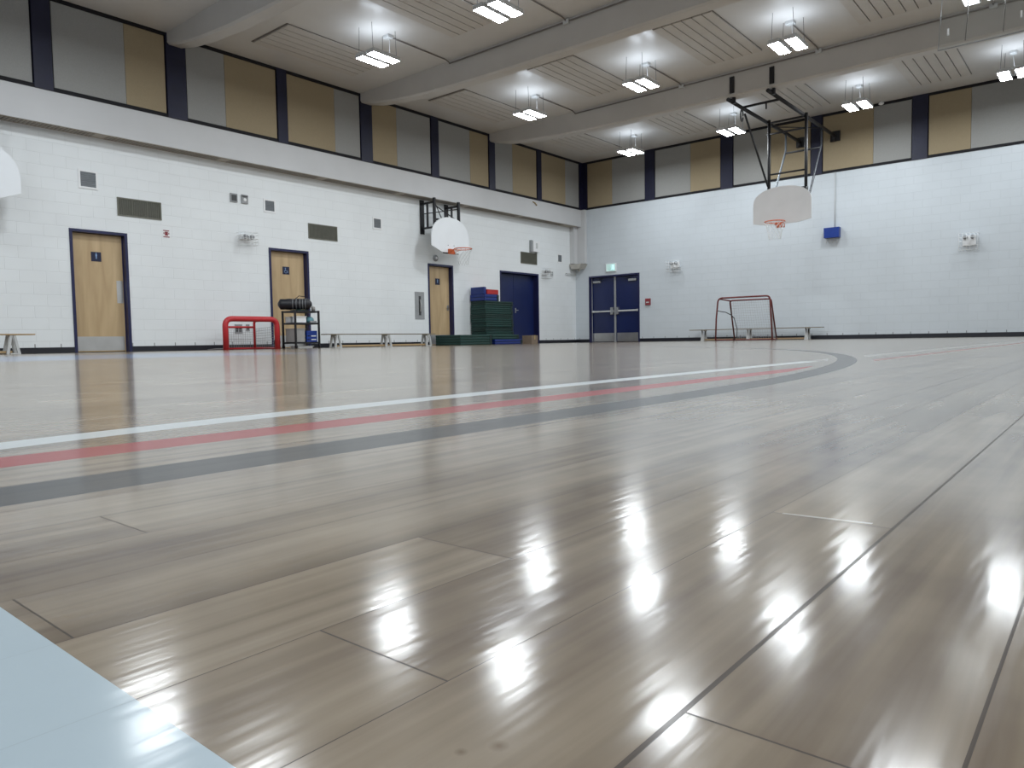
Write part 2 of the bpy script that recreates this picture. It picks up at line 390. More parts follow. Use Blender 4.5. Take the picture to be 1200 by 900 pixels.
# ------------------------------------------------------------------ floor (one mesh, one face per strip)
def build_floor():
    W = 0.0476; x_ref = -0.019
    near = {0: 0.133, 1: 0.313, 2: 0.113, 3: 0.193, 4: 0.070, 6: 0.131, 5: 0.52}
    vs, fs, uvs, dat, gap = [], [], [], [], []
    kmax = int((x_ref-(XL-0.25))/W)+1; kmin = -int((XR+0.1-x_ref)/W)-1
    rng = random.Random(11)
    gaps = {}
    for k in range(kmin, kmax+2):
        gaps[k] = rng.choice([0.00008, 0.0001, 0.00015, 0.0002, 0.0003])
    gaps[0] = 0.00040; gaps[1] = 0.00065; gaps[2] = 0.00016; gaps[3] = 0.00018; gaps[4] = 0.00018; gaps[5] = 0.0001; gaps[6] = 0.00012
    for k in range(kmin, kmax):
        xr = x_ref-k*W; xl = xr-W
        if k in near: c = near[k]; cuts = [c]
        else: c = rng.uniform(-0.5, 0.5); cuts = [c]
        y = c
        while y > YB-0.1: y -= rng.uniform(0.45, 1.5); cuts.append(y)
        y = c
        while y < YF+0.2: y += rng.uniform(0.55, 1.7); cuts.append(y)
        cuts.sort()
        for y0, y1 in zip(cuts, cuts[1:]):
            i = len(vs); vs += [(xl, y0, 0), (xr, y0, 0), (xr, y1, 0), (xl, y1, 0)]
            fs.append((i, i+1, i+2, i+3)); l = y1-y0
            uvs += [(0, 0), (W, 0), (W, l), (0, l)]
            d = rng.random()
            if k == 2 and y0 < 0.12 and y1 < 0.2: d = 0.02
            if k == 5 and y0 < 0.3: d = 0.3
            dat.append((d, rng.random(), l, 1)); gap.append((gaps[k+1], gaps[k], 1.0 if k == 4 else rng.choice([0, 0, 0.25, 0.6]), 1))
    me = bpy.data.meshes.new('floor'); me.from_pydata(vs, [], fs)
    uv = me.uv_layers.new(name='strip')
    for i, c in enumerate(uvs): uv.data[i].uv = c
    for nm, arr in (('strip_data', dat), ('strip_gap', gap)):
        at = me.attributes.new(nm, 'FLOAT_COLOR', 'FACE')
        for i, c in enumerate(arr): at.data[i].color = c
    me.materials.append(M['floor'])
    o = bpy.data.objects.new('floor', me); COL.objects.link(o)
    tag(o, 'glossy pale maple strip gym floor with painted court lines', None, None, 'structure')
build_floor()

# ------------------------------------------------------------------ walls
DL = [(4.99, 5.965), (8.89, 9.895), (13.605, 14.56), (16.54, 18.41)]   # door openings in the left wall (outer frame)
DZ = 2.18
w = MB(); y = YB
for a, b in DL:
    w.box((XL-TH, y, 0), (XL, a, ZS+0.3)); w.box((XL-TH, a, DZ), (XL, b, ZS+0.3)); y = b
w.box((XL-TH, y, 0), (XL, YF+TH, ZS+0.3))
struct('wall_left', w, M['wall_l'], 'white painted block wall')
bd = MB().box((XL-TH, YB, ZS), (XF, YF-0.001, ZP))
bulk = struct('trim_1', bd, M['plaster'], 'white projecting bulkhead along the left wall')
sf = MB().box((XL-0.01, YB, ZS-0.006), (XF-0.012, YF-0.3, ZS+0.001))
part('soffit', sf, M['soffit'], bulk, 'tan underside of the bulkhead')
ys = [3.25, 5.42, 5.62, 7.75, 7.95, 10.1, 10.3, 12.45, 12.65, 14.8, 15.0, 17.2, 17.4, 19.5]
for a, b in zip(ys[0::2], ys[1::2]):
    vb = MB()
    n = int((b-a)/0.06)
    for i in range(n): vb.box((XL+0.05, a+i*(b-a)/n, ZS-0.016), (XF-0.04, a+i*(b-a)/n+0.03, ZS-0.006))
    part('slotted_vent', vb, M['soffit_grille'], bulk)
bk = MB().box((XL-TH, YB, ZP), (XF-0.05, YF, ZC+0.05))
struct('trim_2', bk, M['blacktrim'])

w = MB(); RA, RB = -13.62, -11.71
w.box((XL, YF, 0), (RA, YF+TH, ZP)); w.box((RA, YF, DZ), (RB, YF+TH, ZP)); w.box((RB, YF, 0), (XR+TH, YF+TH, ZP))
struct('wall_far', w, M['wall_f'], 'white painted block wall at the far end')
struct('trim_3', MB().box((XF-0.05, YF+0.05, ZP), (XR+TH, YF+TH, ZC+0.05)), M['blacktrim'])
struct('wall_right', MB().box((XR, YB, 0), (XR+TH, YF, ZC)), M['wall_l'])
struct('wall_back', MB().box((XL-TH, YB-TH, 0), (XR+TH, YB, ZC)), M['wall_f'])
struct('ceiling', MB().box((XL-TH, YB-TH, ZC), (XR+TH, YF+TH, ZC+0.2)), M['ceiling'], 'grey painted ceiling')
# black base
bl = MB(); y = YB
for a, b in DL: bl.box((XL-0.001, y, 0), (XL+0.012, a, 0.1)); y = b
bl.box((XL-0.001, y, 0), (XL+0.012, YF-0.0, 0.1))
struct('baseboard_left', bl, M['base'])
bf = MB().box((XL, YF-0.012, 0), (RA, YF+0.001, 0.105)).box((RB, YF-0.012, 0), (XR, YF+0.001, 0.105))
struct('baseboard_far', bf, M['base'])
# boxed pipe chase hanging in the corner
ch = MB().box((XL, YF-0.32, 2.62), (XL+0.17, YF, ZS)).box((XL+0.17, YF-0.12, 2.62), (XL+0.47, YF, ZP))
chs = struct('trim_4', ch, M['plaster'], 'white boxed pipe chase in the corner')
part('cap', MB().prism([(XL-0.0, 2.60), (XL+0.49, 2.60), (XL+0.38, 2.44), (XL+0.08, 2.44)], 'y', YF-0.36, YF).box((XL+0.24, YF-0.2, 2.36), (XL+0.30, YF-0.14, 2.45)), M['beigecap'], chs, 'beige tapered cap')
# trim lines around the panel band
tm = MB().box((XF-0.06, YB, ZP-0.001), (XF+0.014, YF, ZP+0.062)).box((XF-0.06, YB, ZC-0.06), (XF+0.02, YF, ZC))
tm.box((XF, YF-0.014, ZP-0.001), (XR, YF+0.06, ZP+0.062)).box((XF, YF-0.02, ZC-0.06), (XR, YF+0.06, ZC))
struct('trim_5', tm, M['blacktrim'])
# navy pilasters
n = 6
for a, b in [(2.15, 2.45), (4.47, 4.75), (6.67, 7.04), (9.01, 9.245), (11.22, 11.56), (13.51, 13.775), (15.765, 16.02), (17.985, 18.2), (20.26, YF)]:
    struct('trim_%d' % n, MB().box((XF-0.06, a, ZP), (XF+0.028, b, ZC-0.002)), M['navy_col'], 'navy painted pilaster'); n += 1
for a, b in [(XF+0.02, -13.66), (-11.49, -11.16), (-9.01, -8.65), (-6.47, -6.185), (-4.05, -3.712), (-1.55, -1.25)]:
    struct('trim_%d' % n, MB().box((a, YF-0.028, ZP+0.0), (b, YF+0.06, ZC-0.002)), M['navy_col'], 'navy painted pilaster'); n += 1

# ------------------------------------------------------------------ ceiling beams
BE = [(-2.35, -2.05), (2.15, 2.45), (6.70, 7.00), (11.23, 11.53), (15.79, 16.09)]
for a, b in BE:
    m = MB()
    prof = [(XL-0.1, ZC+0.02), (XL-0.1, 5.73), (XF+0.03, 5.72), (-13.3, 5.60), (-12.6, 5.51), (-11.6, 5.44), (-10.6, 5.405), (-9.5, 5.385), (XR+0.1, 5.385), (XR+0.1, ZC+0.02)]
    c = 0.035
    # body with chamfered lower edges: build rings along x
    vs = []; fs = []
    for x, z in prof[1:-1]:
        vs += [(x, a, ZC+0.02), (x, a, z+c), (x, a+c, z), (x, b-c, z), (x, b, z+c), (x, b, ZC+0.02)]
    R = len(prof)-2
    for i in range(R-1):
        for k in range(6):
            fs.append((i*6+k, i*6+(k+1) % 6, (i+1)*6+(k+1) % 6, (i+1)*6+k))
    fs.append(list(range(6))); fs.append([(R-1)*6+k for k in range(6)][::-1])
    m.add(vs, fs)
    struct('trim_%d' % n, m, M['beam'], 'deep painted ceiling beam'); n += 1

# ------------------------------------------------------------------ acoustic panels on the walls
PZ0, PZ1 = ZP+0.06, ZC-0.06
ordn = ['first', 'second', 'third', 'fourth', 'fifth', 'sixth', 'seventh', 'eighth']
LB = [(18.2, 19.481, 20.26, 'bg'), (16.02, 16.821, 17.985, 'gb'), (13.775, 14.99, 15.765, 'gb'), (11.56, 12.345, 13.51, 'bg'),
      (9.245, 10.49, 11.22, 'bg'), (7.04, 7.841, 9.01, 'gb'), (4.75, 5.932, 6.67, 'gb'), (2.45, 2.9, 4.47, 'bg')]
for i, (a, s, b, c) in enumerate(LB):
    for (u, v), k, side in (((a+0.018, s), c[0], 'left'), ((s, b-0.018), c[1], 'right')):
        nm = {'g': 'grey', 'b': 'beige'}[k]
        solo('acoustic_panel', MB().box((XF-0.049, u+0.002, PZ0+0.006), (XF+0.004, v-0.002, PZ1-0.004), 0.006), M[k+'panel'],
             '%s fabric panel, %s half of the %s bay from the corner, left wall' % (nm, side, ordn[i]), 'wall panel', 'fabric panels above the left wall')
RBY = [(-13.66, -12.695, -11.49, 'bg'), (-11.16, -9.966, -9.01, 'gb'), (-8.65, -7.56, -6.47, 'gb'), (-6.185, -4.936, -4.05, 'bg'), (-3.712, -2.811, -1.55, 'bg')]
for i, (a, s, b, c) in enumerate(RBY):
    for (u, v), k, side in (((a+0.018, s), c[0], 'left'), ((s, b-0.018), c[1], 'right')):
        nm = {'g': 'grey', 'b': 'beige'}[k]
        solo('acoustic_panel', MB().box((u+0.002, YF-0.004, PZ0+0.006), (v-0.002, YF+0.049, PZ1-0.004), 0.006), M[k+'panel'],
             '%s fabric panel, %s half of the %s bay from the corner, far wall' % (nm, side, ordn[i]), 'wall panel', 'fabric panels above the far wall')

# ------------------------------------------------------------------ slatted ceiling panels
rows = [('near row', 7.95, 10.4), ('middle row', 12.63, 15.03), ('far row', 17.2, 19.6)]
cols = [(-13.0, 'leftmost'), (-9.97, 'second from the left'), (-6.94, 'third from the left'), (-3.9, 'fourth from the left')]
vis = {(0, 0), (0, 1), (1, 0), (1, 1), (1, 2), (1, 3), (2, 0), (2, 1), (2, 2), (2, 3)}
proto = None
for ri, (rn, y0, y1) in enumerate(rows):
    for ci, (x0, cn) in enumerate(cols):
        if (ri, ci) not in vis: continue
        if proto is None:
            px0, py0 = x0, y0
            proto = thing('slatted_ceiling_panel', (x0, y0, ZC), '', 'ceiling panel')
            part('backing', MB().box((x0, y0, ZC-0.012), (x0+1.2, y0+2.42, ZC)), M['slat_dark'], proto)
            s = MB(); W6 = 1.2/6
            for k in range(6): s.box((x0+k*W6+0.010, y0+0.03, ZC-0.032), (x0+(k+1)*W6-0.010, y0+2.42, ZC-0.008))
            part('slats', s, M['slat'], proto)
            o = proto
        else:
            o = copy_tree(proto); o.location = (x0, y0, ZC)
        tag(o, 'taupe slatted ceiling panel with dark grooves, %s in the %s' % (cn, rn), 'ceiling panel', 'slatted panels on the ceiling')

# ------------------------------------------------------------------ hanging light fixtures
def make_light():
    x, y, z = 0, 0, 5.38
    t = thing('hanging_light', (0, 0, z), '', 'light')
    hb = MB()
    for s in (-1, 1):
        cx = s*0.152
        hb.box((cx-0.105, -0.32, z+0.03), (cx+0.105, 0.32, z+0.075), 0.008)
        hb.prism([(cx-0.112, z-0.004), (cx+0.112, z-0.004), (cx+0.107, z+0.04), (cx-0.107, z+0.04)], 'y', -0.325, 0.325)
    hb.box((-0.06, -0.28, z+0.045), (0.06, -0.22, z+0.07)).box((-0.06, 0.22, z+0.045), (0.06, 0.28, z+0.07))
    part('housing', hb, M['lgrey'], t)
    for s in (-1, 1):
        cx = s*0.154
        part('diffuser', MB().add([(cx-0.098, -0.312, z-0.006), (cx-0.098, 0.312, z-0.006), (cx+0.098, 0.312, z-0.006), (cx+0.098, -0.312, z-0.006)], [(0, 1, 2, 3)]), M['lens'], t)
        part('upper_slot', MB().add([(cx-0.035, -0.26, z+0.077), (cx+0.035, -0.26, z+0.077), (cx+0.035, 0.26, z+0.077), (cx-0.035, 0.26, z+0.077)], [(0, 1, 2, 3)]), M['uplens'], t)
    for sx in (-0.2, 0.2):
        for sy in (-0.28, 0.28): part('hanging_cable', MB().tube([(sx, sy, z+0.07), (sx*0.9, sy, ZC)], 0.004, 5), M['pole'], t)
    pc = MB().tube([(0.0, 0.29, z+0.07), (-0.05, 0.34, ZC-0.05)], 0.006, 5)
    part('power_cord', pc, M['white'], t)
    return t
LX = [-10.80, -7.83, -4.79, -1.80]
LR = [(18.42, 'far'), (13.80, 'middle'), (9.22, 'near'), (4.6, None), (0.0, None)]
lproto = make_light(); first = True
pn = ['leftmost', 'second from the left', 'third from the left', 'rightmost']
for y, rn in LR:
    for i, x in enumerate(LX):
        o = lproto if first else copy_tree(lproto); first = False
        o.location = (x, y, 5.38)
        seen = rn and not (rn == 'near' and i > 1)
        if seen:
            who = pn[i] if rn != 'near' else ['left of the two', 'right of the two'][i]
            lab = 'lit twin-panel light hanging on thin cables, %s in the %s row' % (who, rn)
        else: lab = 'lit twin-panel light hanging nearer than the lights of the near row'
        tag(o, lab, 'light', 'hanging lights in rows under the ceiling' if seen else 'hanging lights overhead')

# conduits along the beams with branches to the fixtures
for bi, (yb, yj, nm) in enumerate(((11.2, 9.53, 'second'), (15.76, 14.1, 'third'))):
    t = thing('electrical_conduit', (-10.8, yb, ZC), 'thin dark conduit along the beam %s' % ('over the near row of lights' if bi == 0 else 'over the middle row of lights'), 'conduit')
    mb = MB().tube([(-10.87, yb, ZC-0.06), (XR-0.05, yb, ZC-0.06)], 0.014, 6)
    for x in LX: mb.tube([(x-0.06, yj, ZC-0.016), (x-0.06, yb-0.12, ZC-0.016), (x-0.06, yb, ZC-0.05)], 0.012, 6)
    part('pipe', mb, M['conduit'], t)
    for x in LX:
        part('junction_box', MB().box((x-0.14, yj-0.06, ZC-0.055), (x+0.02, yj+0.07, ZC-0.001), 0.006), M['lgrey'], t)
        if x > -10: part('junction_box', MB().box((x-0.12, yb-0.025, ZC-0.10), (x, yb+0.028, ZC-0.02), 0.005), M['lgrey'], t)
t = thing('electrical_conduit', (-10.8, 18.62, ZC), 'junction boxes on the ceiling over the far row of lights', 'conduit')
for x in LX: part('junction_box', MB().box((x-0.10, 18.62, ZC-0.055), (x+0.02, 18.76, ZC-0.001), 0.006), M['lgrey'], t)

# ------------------------------------------------------------------ doors in the left wall
def pictogram(mb, X, y, z, s):                       # standing figure, flat, on plane x = X
    mb.ball((X, y, z+0.62*s), 0.13*s, 0.2, 1, 1, 8, 6)
    mb.box((X-0.001, y-0.17*s, z-0.02*s), (X+0.002, y+0.17*s, z+0.44*s))
    mb.box((X-0.001, y-0.13*s, z-0.6*s), (X+0.002, y-0.03*s, z)); mb.box((X-0.001, y+0.03*s, z-0.6*s), (X+0.002, y+0.13*s, z))
    return mb
def left_door(idx, a, b, recess, wide=False):
    t = thing('door_%d' % idx, (XL, (a+b)/2, 0), None, None, None, 'structure')
    fw = 0.05; xf = XL+0.014; xi = XL-recess-0.04
    fr = MB().box((xi, a, 0), (xf, a+fw, DZ)).box((xi, b-fw, 0), (xf, b, DZ)).box((xi, a+fw, DZ-fw), (xf, b-fw, DZ))
    fr.box((XL-recess+0.002, a+fw, 0.01), (XL-recess+0.016, a+fw+0.012, DZ-fw)).box((XL-recess+0.002, b-fw-0.012, 0.01), (XL-recess+0.016, b-fw, DZ-fw))
    part('door_frame', fr, M['navy'], t)
    return t, XL-recess, a+fw, b-fw
for idx, (a, b), sy, sgn in ((1, DL[0], 0.42, 0), (2, DL[1], 0.42, 1), (3, DL[2], 0.36, 2)):
    t, xs, ya, yb = left_door(idx, a, b, 0.11)
    t['label'] = 'pale birch veneer door in a navy steel frame'
    lf = part('door_leaf', MB().box((xs-0.045, ya+0.003, 0.012), (xs, yb-0.003, DZ-0.055), 0.002), M['maple'], t)
    part('kick_plate', MB().box((xs, ya+0.02, 0.03), (xs+0.003, yb-0.03, 0.285)), M['steel'], t)
    if idx == 1: part('push_plate', MB().box((xs, yb-0.13, 0.90), (xs+0.004, yb-0.02, 1.31), 0.001), M['steel'], t)
    else:
        h = MB().box((xs, yb-0.10, 0.95), (xs+0.004, yb-0.04, 1.1)).tube([(xs, yb-0.07, 1.03), (xs+0.05, yb-0.07, 1.03), (xs+0.05, yb-0.17, 1.03)], 0.009, 6)
        part('door_handle', h, M['steel'], t)
    sc = (ya+yb)/2-0.02; z0 = 1.64
    sg = part('door_sign', MB().box((xs, sc-0.085, z0), (xs+0.005, sc+0.085, z0+0.17), 0.001), M['sign'], t)
    pm = MB()
    if sgn in (0, 2): pictogram(pm, xs+0.006, sc, z0+0.095, 0.08)
    else:
        pm.ball((xs+0.006, sc-0.015, z0+0.135), 0.013, 0.2, 1, 1, 8, 6)
        pm.tube([(xs+0.007, sc-0.015, z0+0.12), (xs+0.007, sc-0.015, z0+0.08), (xs+0.007, sc+0.03, z0+0.08), (xs+0.007, sc+0.045, z0+0.04)], 0.006, 5)
        pm.tube([(xs+0.007, sc-0.005+0.035*math.cos(k*0.5+1.9), z0+0.065+0.035*math.sin(k*0.5+1.9)) for k in range(9)], 0.005, 5)
    part('pictogram', pm, M['signfg'], sg)
# navy double door behind the mats
t, xs, ya, yb = left_door(4, DL[3][0], DL[3][1], 0.17)
t['label'] = 'wide navy double door behind the stacked mats'
ym = (ya+yb)/2-0.1
for q in ((ya, ym-0.002), (ym+0.002, yb)):
    part('door_leaf', MB().box((xs-0.045, q[0]+0.003, 0.012), (xs, q[1]-0.003, DZ-0.055), 0.002), M['navy_door'], t)
part('door_handle', MB().box((xs, ym+0.06, 0.95), (xs+0.004, ym+0.11, 1.1)).tube([(xs, ym+0.085, 1.03), (xs+0.05, ym+0.085, 1.03), (xs+0.05, ym+0.17, 1.03)], 0.009, 6), M['steel'], t)
# far double door
t = thing('door_5', ((RA+RB)/2, YF, 0), 'navy double exit door with panic bars and steel kick plates', None, None, 'structure')
fw = 0.05; yo = YF-0.014; yi = YF+0.15
part('door_frame', MB().box((RA, yo, 0), (RA+fw, yi, DZ)).box((RB-fw, yo, 0), (RB, yi, DZ)).box((RA+fw, yo, DZ-fw), (RB-fw, yi, DZ)), M['navy'], t)
yd = YF+0.10; xm = (RA+RB)/2
part('mullion', MB().box((xm-0.03, yd-0.03, 0), (xm+0.03, yd+0.03, DZ-fw), 0.003), M['grey'], t, 'grey steel centre post')
for si, (u, v) in enumerate(((RA+fw+0.004, xm-0.033), (xm+0.033, RB-fw-0.004))):
    lf = part('door_leaf', MB().box((u, yd, 0.012), (v, yd+0.045, DZ-fw-0.005), 0.002), M['navy_door'], t)
    part('kick_plate', MB().box((u+0.03, yd-0.004, 0.02), (v-0.02, yd, 0.30)), M['steel'], t)
    pb = MB().box((u+0.03, yd-0.075, 0.99), (v-0.06, yd-0.045, 1.035), 0.004)
    e = v-0.075 if si == 0 else u+0.02
    pb = MB().box((u+0.03 if si == 0 else u+0.08, yd-0.075, 0.985), (v-0.08 if si == 0 else v-0.03, yd-0.045, 1.035), 0.004)
    pb.box((u+0.02, yd-0.06, 0.975), (u+0.09, yd, 1.045), 0.004).box((v-0.09, yd-0.06, 0.975), (v-0.02, yd, 1.045), 0.004)
    part('panic_bar', pb, M['lgrey'], t)
    c = v-0.07 if si == 0 else u+0.07
    part('latch_case', MB().box((c-0.045, yd-0.085, 0.90), (c+0.045, yd-0.001, 1.13), 0.006), M['steel'], t)
    cc = u+0.22 if si == 0 else v-0.24
    cl = MB().box((cc-0.14, yd-0.07, 1.95), (cc+0.14, yd-0.001, 2.02), 0.006)
    part('door_closer', cl, M['grey'], t)
    part('closer_arm', MB().tube([(cc, yd-0.04, 2.03), (cc+(0.28 if si == 0 else -0.28), yd-0.11, 2.06), (cc+(0.05 if si == 0 else -0.05), yd-0.06, 2.11)], 0.01, 6), M['black'], t)
part('edge_strip', MB().box((RA+fw+0.001, yd-0.012, 0.02), (RA+fw+0.014, yd+0.0, DZ-fw-0.01)), M['lgrey'], t)  # pale strip along the left edge of the door

# ------------------------------------------------------------------ things on the left wall
def louvre(y0, y1, z0, z1, label):
    t = thing('air_vent', (XL, (y0+y1)/2, z0), label, 'vent', 'small square vents on the left wall')
    f = 0.035
    fr = MB().box((XL, y0-f, z0-f), (XL+0.014, y1+f, z0)).box((XL, y0-f, z1), (XL+0.014, y1+f, z1+f)).box((XL, y0-f, z0), (XL+0.014, y0, z1)).box((XL, y1, z0), (XL+0.014, y1+f, z1))
    part('frame', fr, M['white'], t)
    part('backing', MB().box((XL, y0, z0), (XL+0.002, y1, z1)), M['grey'], t)
    s = MB(); n = 8
    for i in range(n):
        z = z0+(z1-z0)*(i+0.15)/n
        s.add([(XL+0.002, y0, z+0.018), (XL+0.002, y1, z+0.018), (XL+0.014, y1, z), (XL+0.014, y0, z), (XL+0.002, y0, z+0.021), (XL+0.002, y1, z+0.021), (XL+0.014, y1, z+0.003), (XL+0.014, y0, z+0.003)],
              [(0, 1, 2, 3), (4, 7, 6, 5), (0, 4, 5, 1), (3, 2, 6, 7), (0, 3, 7, 4), (1, 5, 6, 2)])
    part('louvres', s, M['vent'], t)
louvre(5.215, 5.47, 2.935, 3.195, 'small square vent with white frame, above the leftmost door')
louvre(8.84, 9.06, 2.965, 3.18, 'small square vent with white frame, between the grey wall boxes and the second door')
louvre(11.81, 12.03, 2.925, 3.145, 'small square vent with white frame, midway between the second door and the basketball hoop')
louvre(19.47, 19.665, 2.65, 2.87, 'small square vent with white frame, nearest to the room corner')
def dark_grille(y0, y1, z0, z1, label, div):
    t = thing('return_grille', (XL, (y0+y1)/2, z0), label, 'grille', 'olive grilles on the left wall')
    f = 0.022
    part('frame', MB().box((XL, y0, z0), (XL+0.016, y1, z0+f)).box((XL, y0, z1-f), (XL+0.016, y1, z1)).box((XL, y0, z0+f), (XL+0.016, y0+f, z1-f)).box((XL, y1-f, z0+f), (XL+0.016, y1, z1-f)), M['grille_fin'], t)
    part('backing', MB().box((XL, y0+f, z0+f), (XL+0.002, y1-f, z1-f)), M['grille'], t)
    s = MB(); n = 26
    for i in range(n):
        y = y0+f+(y1-y0-2*f)*(i+0.5)/n; s.box((XL+0.002, y-0.003, z0+f), (XL+0.011, y+0.003, z1-f))
    for k in range(1, div): y = y0+(y1-y0)*k/div; s.box((XL+0.002, y-0.006, z0+f), (XL+0.014, y+0.006, z1-f))
    part('fins', s, M['grille_fin'], t)
dark_grille(5.815, 6.615, 2.495, 2.828, 'dark olive rectangular grille above the leftmost door', 3)
dark_grille(9.91, 10.705, 2.476, 2.817, 'dark olive rectangular grille up to the right of the second door', 1)
dark_grille(17.53, 18.342, 2.462, 2.817, 'dark olive rectangular grille above the navy double door on the left wall', 1)
# notice
t = thing('wall_notice', (XL, 6.69, 2.16), 'small white notice with maroon print, right of the leftmost door', 'notice')
part('sheet', MB().box((XL, 6.62, 2.165), (XL+0.004, 6.765, 2.33)), M['white'], t)
q = MB().box((XL+0.004, 6.635, 2.30), (XL+0.0055, 6.75, 2.318)).box((XL+0.004, 6.665, 2.215), (XL+0.0055, 6.725, 2.29)).box((XL+0.004, 6.635, 2.18), (XL+0.0055, 6.755, 2.20)).box((XL+0.004, 6.64, 2.24), (XL+0.0055, 6.655, 2.275)).box((XL+0.004, 6.735, 2.24), (XL+0.0055, 6.75, 2.275))
part('print', q, M['maroon'], t)
# two little wall boxes
t = thing('wall_speaker', (XL, 8.12, 3.04), 'grey square speaker box high on the wall, left of the pair', 'speaker')
part('frame', MB().box((XL, 8.04, 3.045), (XL+0.03, 8.195, 3.22), 0.006), M['grey'], t)
part('grille', MB().box((XL+0.03, 8.06, 3.065), (XL+0.034, 8.175, 3.19), 0.002), M['dgrey'], t)
t = thing('wall_light_box', (XL, 8.36, 3.04), 'grey square wall box with a white round centre, right of the pair', 'wall box')
part('frame', MB().box((XL, 8.285, 3.043), (XL+0.03, 8.435, 3.225), 0.006), M['grey'], t)
part('lens', MB().ball((XL+0.03, 8.36, 3.12), 0.035, 0.35, 1, 1), M['white'], t)
part('hood', MB().box((XL+0.03, 8.30, 3.18), (XL+0.05, 8.42, 3.20)), M['dgrey'], t)

# caged emergency lights
def caged(side, c, z0, z1, wd, label):
    d = 0.24
    def P(u, v, z): return (XL+v, c+u, z) if side == 'L' else (c+u, YF-v, z)
    t = thing('caged_emergency_light', P(0, 0, z0), label, 'emergency light', 'white caged light units on the walls')
    def bx(m, u0, v0, za, u1, v1, zb, bev=0.0): return m.box(P(u0, v0, za), P(u1, v1, zb), bev)
    part('box', bx(MB(), -wd*0.36, 0, z0+0.12, wd*0.36, 0.09, z1-0.04, 0.008), M['white'], t)
    hd = MB()
    for s in (-1, 1):
        p = Vector(P(s*0.075, 0.16, z1-0.09)); hd.ball(p, 0.052)
        hd.tube([P(s*0.04, 0.08, z1-0.08), tuple(p)], 0.015, 6)
    part('lamp_head', hd, M['grey'], t)
    cg = MB(); h = wd/2
    for z in [z0+(z1-z0)*k/4 for k in range(5)]:
        cg.tube([P(-h, 0, z), P(-h, d, z), P(h, d, z), P(h, 0, z)], 0.004, 5)
    for u in [-h+wd*k/5 for k in range(6)]:
        cg.tube([P(u, 0, z0), P(u, d, z0), P(u, d, z1), P(u, 0, z1)], 0.004, 5)
    part('wire_cage', cg, M['white'], t)
    return t
caged('L', 8.34, 2.17, 2.43, 0.34, 'white wire cage over twin lamp heads, left of the second door')
caged('L', 18.70, 2.05, 2.36, 0.34, 'white wire cage over twin lamp heads, beside the navy double door on the left wall')
caged('F', -10.45, 2.11, 2.45, 0.40, 'white wire cage over twin lamp heads, on the far wall right of the exit door')
caged('F', -2.79, 2.06, 2.45, 0.38, 'white wire cage over twin lamp heads, far right on the far wall')

# bell over the third door
t = thing('alarm_bell', (XL, 13.89, 2.26), 'round grey bell above the third door', 'bell')
part('gong', MB().tube([(XL, 13.89, 2.335), (XL+0.03, 13.89, 2.335), (XL+0.05, 13.89, 2.335)], [0.085, 0.085, 0.05], 20), M['grey'], t)
part('hub', MB().tube([(XL+0.05, 13.89, 2.335), (XL+0.06, 13.89, 2.335)], 0.035, 14), M['white'], t)
# recessed crank panel
t = thing('winch_panel', (XL, 13.28, 0.69), 'grey steel wall panel with dark recessed crank handle, left of the third door', 'wall panel')
part('plate', MB().box((XL, 13.115, 0.695), (XL+0.012, 13.445, 1.41), 0.003), M['grey'], t)
part('slot', MB().box((XL+0.012, 13.245, 0.80), (XL+0.016, 13.32, 1.30), 0.001), M['dgrey'], t)
part('handle', MB().tube([(XL+0.02, 13.285, 1.22), (XL+0.05, 13.285, 1.1), (XL+0.05, 13.275, 0.92), (XL+0.02, 13.28, 0.88)], 0.016, 7), M['steel'], t)
# box above grille
t = thing('junction_cabinet', (XL, 18.2, 2.83), 'white wall box above the rightmost olive grille', 'wall box')
part('case', MB().box((XL, 18.06, 2.85), (XL+0.10, 18.39, 3.19), 0.006), M['white'], t)
part('side_cover', MB().box((XL, 17.975, 2.84), (XL+0.08, 18.055, 3.20), 0.004), M['grey'], t)
part('label_plate', MB().box((XL+0.10, 18.18, 2.95), (XL+0.103, 18.27, 3.12)), M['lgrey'], t)
part('conduit_stub', MB().tube([(XL+0.04, 18.28, 2.85), (XL+0.04, 18.28, 2.82)], 0.025, 8), M['grey'], t)
t = thing('wall_switch', (XL, 19.12, 2.14), 'small grey keypad box between caged light and corner', 'switch')
part('plate', MB().box((XL, 19.06, 2.145), (XL+0.02, 19.185, 2.31), 0.003), M['lgrey'], t)
part('button', MB().box((XL+0.02, 19.09, 2.18), (XL+0.026, 19.155, 2.28), 0.002), M['grey'], t)
t = thing('wall_outlet', (XL, 8.12, 0.33), 'grey double outlet plate low on the wall inside the left goal', 'outlet')
part('plate', MB().box((XL, 8.035, 0.335), (XL+0.012, 8.205, 0.525), 0.003), M['grey'], t)
part('socket', MB().box((XL+0.012, 8.06, 0.37), (XL+0.016, 8.11, 0.49)).box((XL+0.012, 8.13, 0.37), (XL+0.016, 8.18, 0.49)), M['dgrey'], t)
t = thing('wall_outlet', (XL, 8.33, 0.38), 'small grey single outlet plate beside the double one', 'outlet')
part('plate', MB().box((XL, 8.29, 0.385), (XL+0.012, 8.37, 0.525), 0.003), M['grey'], t)
part('socket', MB().box((XL+0.012, 8.31, 0.41), (XL+0.016, 8.35, 0.49)), M['dgrey'], t)
t = thing('wall_rail', (XL, 20.15, 2.28), 'short grey rail on the left wall under the corner chase', 'rail')
part('bar', MB().box((XL+0.05, 19.85, 2.27), (XL+0.075, 20.40, 2.30), 0.004), M['lgrey'], t)
part('bracket', MB().box((XL, 19.88, 2.275), (XL+0.055, 19.92, 2.295)), M['lgrey'], t)
part('bracket', MB().box((XL, 20.34, 2.275), (XL+0.055, 20.38, 2.295)), M['lgrey'], t)
